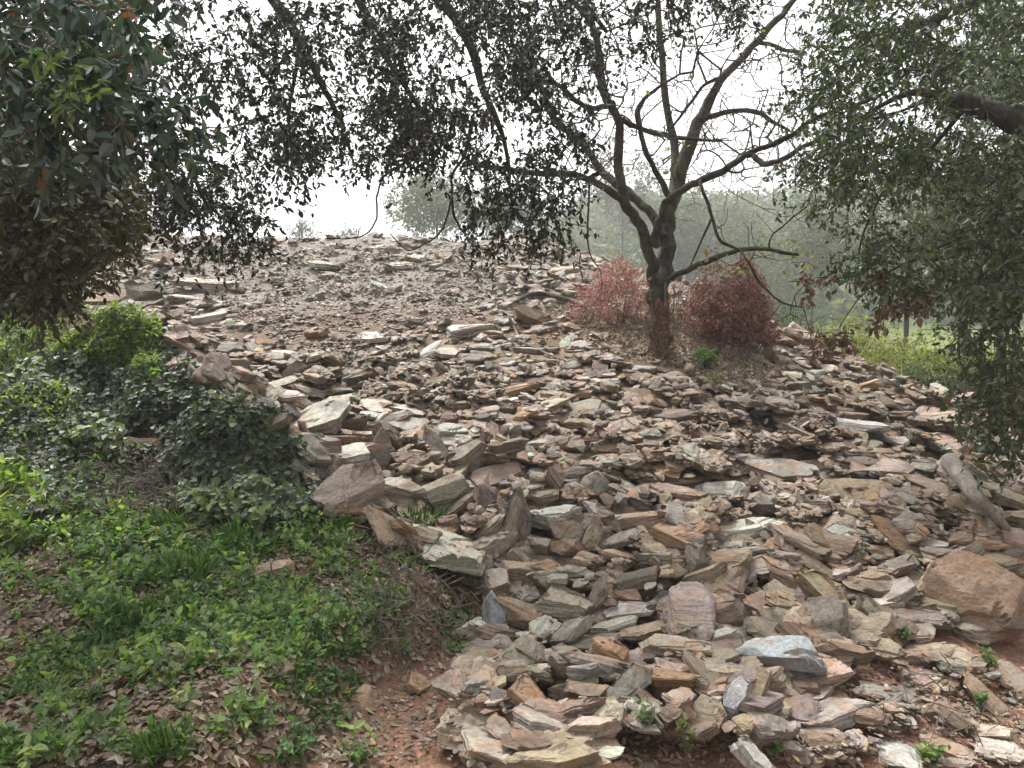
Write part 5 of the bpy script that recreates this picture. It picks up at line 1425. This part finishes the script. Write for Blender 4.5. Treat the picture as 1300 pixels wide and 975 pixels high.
def dead_runners():
    n = 420; P = ground_pick(LITTER + [(1000, 500)], n); q = P + rdir(n) * np.array([.35, .2, .05]) * rng.uniform(.4, 1, (n, 1)); q[:, 2] = H0(q[:, 0], q[:, 1]) + rng.uniform(0, .12, n)
    mid = (P + q) / 2 + np.array([0, 0, 1.]) * rng.uniform(.03, .14, (n, 1)) + rdir(n) * .04
    V, Q = tubes(np.concatenate([P, mid]), np.concatenate([mid, q]), np.full(2 * n, .0035), np.full(2 * n, .0025), 4)
    tag(mesh_obj("undergrowth", V, [Q], M_TWIG), kind="stuff")
dead_runners()

# --- sticks, log, poles
def stick(path, label, mat, name="stick", cat="stick", k=7, sub=5, gn=.1):
    P = at(*np.array([(a, b, c) for a, b, c, _ in path]).T); c = P.mean(0)
    a = np.array(path); s = spline(np.concatenate([P, (a[:, 3] * a[:, 2] / F / 2)[:, None]], 1), sub)
    V, Q, Tt = limb(s, k, gn, int(a[0, 0])); V2 = V
    # close the near end
    n = len(V2); V2 = np.concatenate([V2, s[:1, :3]]); j = np.arange(k); cap = np.stack([(j + 1) % k, j, np.full(k, n)], -1)
    rot = Vector(s[-1, :3] - s[0, :3]).to_track_quat('Z', 'Y')        # the stick's own z axis runs along it
    Rl = np.array(rot.to_matrix())
    o = tag(mesh_obj(name, (V2 - c) @ Rl, [Q, np.concatenate([Tt, cap])], mat, None, smooth=True), label, cat)
    o.location = [float(q) for q in c]; o.rotation_euler = rot.to_euler()
def dg(px, py, up=.0):
    d = hit(px, py)[0]; return (d if d == d else 13.0) - up
stick([(1205, 585, dg(1205, 600, .12), 23), (1222, 607, dg(1222, 620, .16), 23), (1240, 630, dg(1240, 645, .16), 19), (1260, 652, dg(1260, 664, .12), 15), (1279, 672, dg(1279, 676, .05), 9)], "weathered grey log lying aslant over the stones at the right", M_LOG, "log", "log", 10, 6, .05)
stick([(653, 384, dg(653, 386, .05), 5), (672, 374, dg(672, 380, .05), 6), (693, 373, dg(693, 379, .05), 6), (715, 379, dg(715, 384, .05), 6), (738, 389, dg(738, 392, .05), 4)], "mossy fallen branch lying between the slope and the red bush", M_BARK, "fallen_branch", "branch")
stick([(703, 823, dg(703, 830, .12), 7), (722, 832, dg(722, 838, .12), 6), (745, 843, dg(745, 847, .1), 4)], "short broken stick wedged across stones near the slope's foot", M_TWIG)
stick([(646, 402, dg(646, 406, .04), 4), (654, 418, dg(654, 420, .05), 4), (661, 437, dg(661, 440, .04), 3)], "thin brown stick standing beside the tan and mauve block", M_TWIG)
stick([(1078, 440, 8.9, 5), (1087, 456, 8.8, 5), (1095, 474, 8.7, 5)], "thin leaning stake at the pile's edge before the meadow", M_TWIG, "stake", "stake")
stick([(658, 432, dg(658, 436, .04), 3), (690, 447, dg(690, 450, .04), 3), (718, 458, dg(718, 460, .03), 2)], "straight dry twig lying below the tan and mauve block", M_TWIG)

m, nt_, nn_, ll_ = mat_new("pole_paint")
tcx = N(nn_, "ShaderNodeTexCoord"); sx = N(nn_, "ShaderNodeSeparateXYZ"); ll_.new(tcx.outputs["Object"], sx.inputs[0])
mo = N(nn_, "ShaderNodeMath", operation='FRACT'); mu = N(nn_, "ShaderNodeMath", operation='MULTIPLY'); mu.inputs[1].default_value = 2.2
ll_.new(sx.outputs[2], mu.inputs[0]); ll_.new(mu.outputs[0], mo.inputs[0])
cc = mixc(nn_, ll_, (.5, .08, .06), (.75, .74, .72), ramp(nn_, ll_, mo.outputs[0], [(0, 0), (.5, 0), (.505, 1), (1, 1)]))
b_ = N(nn_, "ShaderNodeBsdfPrincipled", Roughness=.5); ll_.new(cc, b_.inputs["Base Color"]); o_ = N(nn_, "ShaderNodeOutputMaterial"); ll_.new(b_.outputs[0], o_.inputs[0])
stick([(160, 322, 15.5, 3), (160, 310, 15.5, 3), (160, 292, 15.5, 3)], "thin red and white marker pole on the hazy crest at far left", m, "marker_pole", "pole", 8, 4, 0)

# ------------------------------------------------------------------ the misty air
def haze():
    x0, x1, y0, y1, z0, z1 = -160, 160, -20, 210, -2.0, 24.0
    V = [(x, y, z) for x in (x0, x1) for y in (y0, y1) for z in (z0, z1)]
    Q = [(0, 1, 3, 2), (4, 6, 7, 5), (0, 4, 5, 1), (2, 3, 7, 6), (0, 2, 6, 4), (1, 5, 7, 3)]
    m, nt, n, l = mat_new("mist")
    v = N(n, "ShaderNodeVolumePrincipled", Density=HAZE_DENSITY, Anisotropy=.2)
    v.inputs["Color"].default_value = (.93, .96, 1.0, 1)
    o = N(n, "ShaderNodeOutputMaterial"); l.new(v.outputs[0], o.inputs["Volume"])
    tag(mesh_obj("haze", V, [np.array(Q)], m), kind="stuff")
haze()
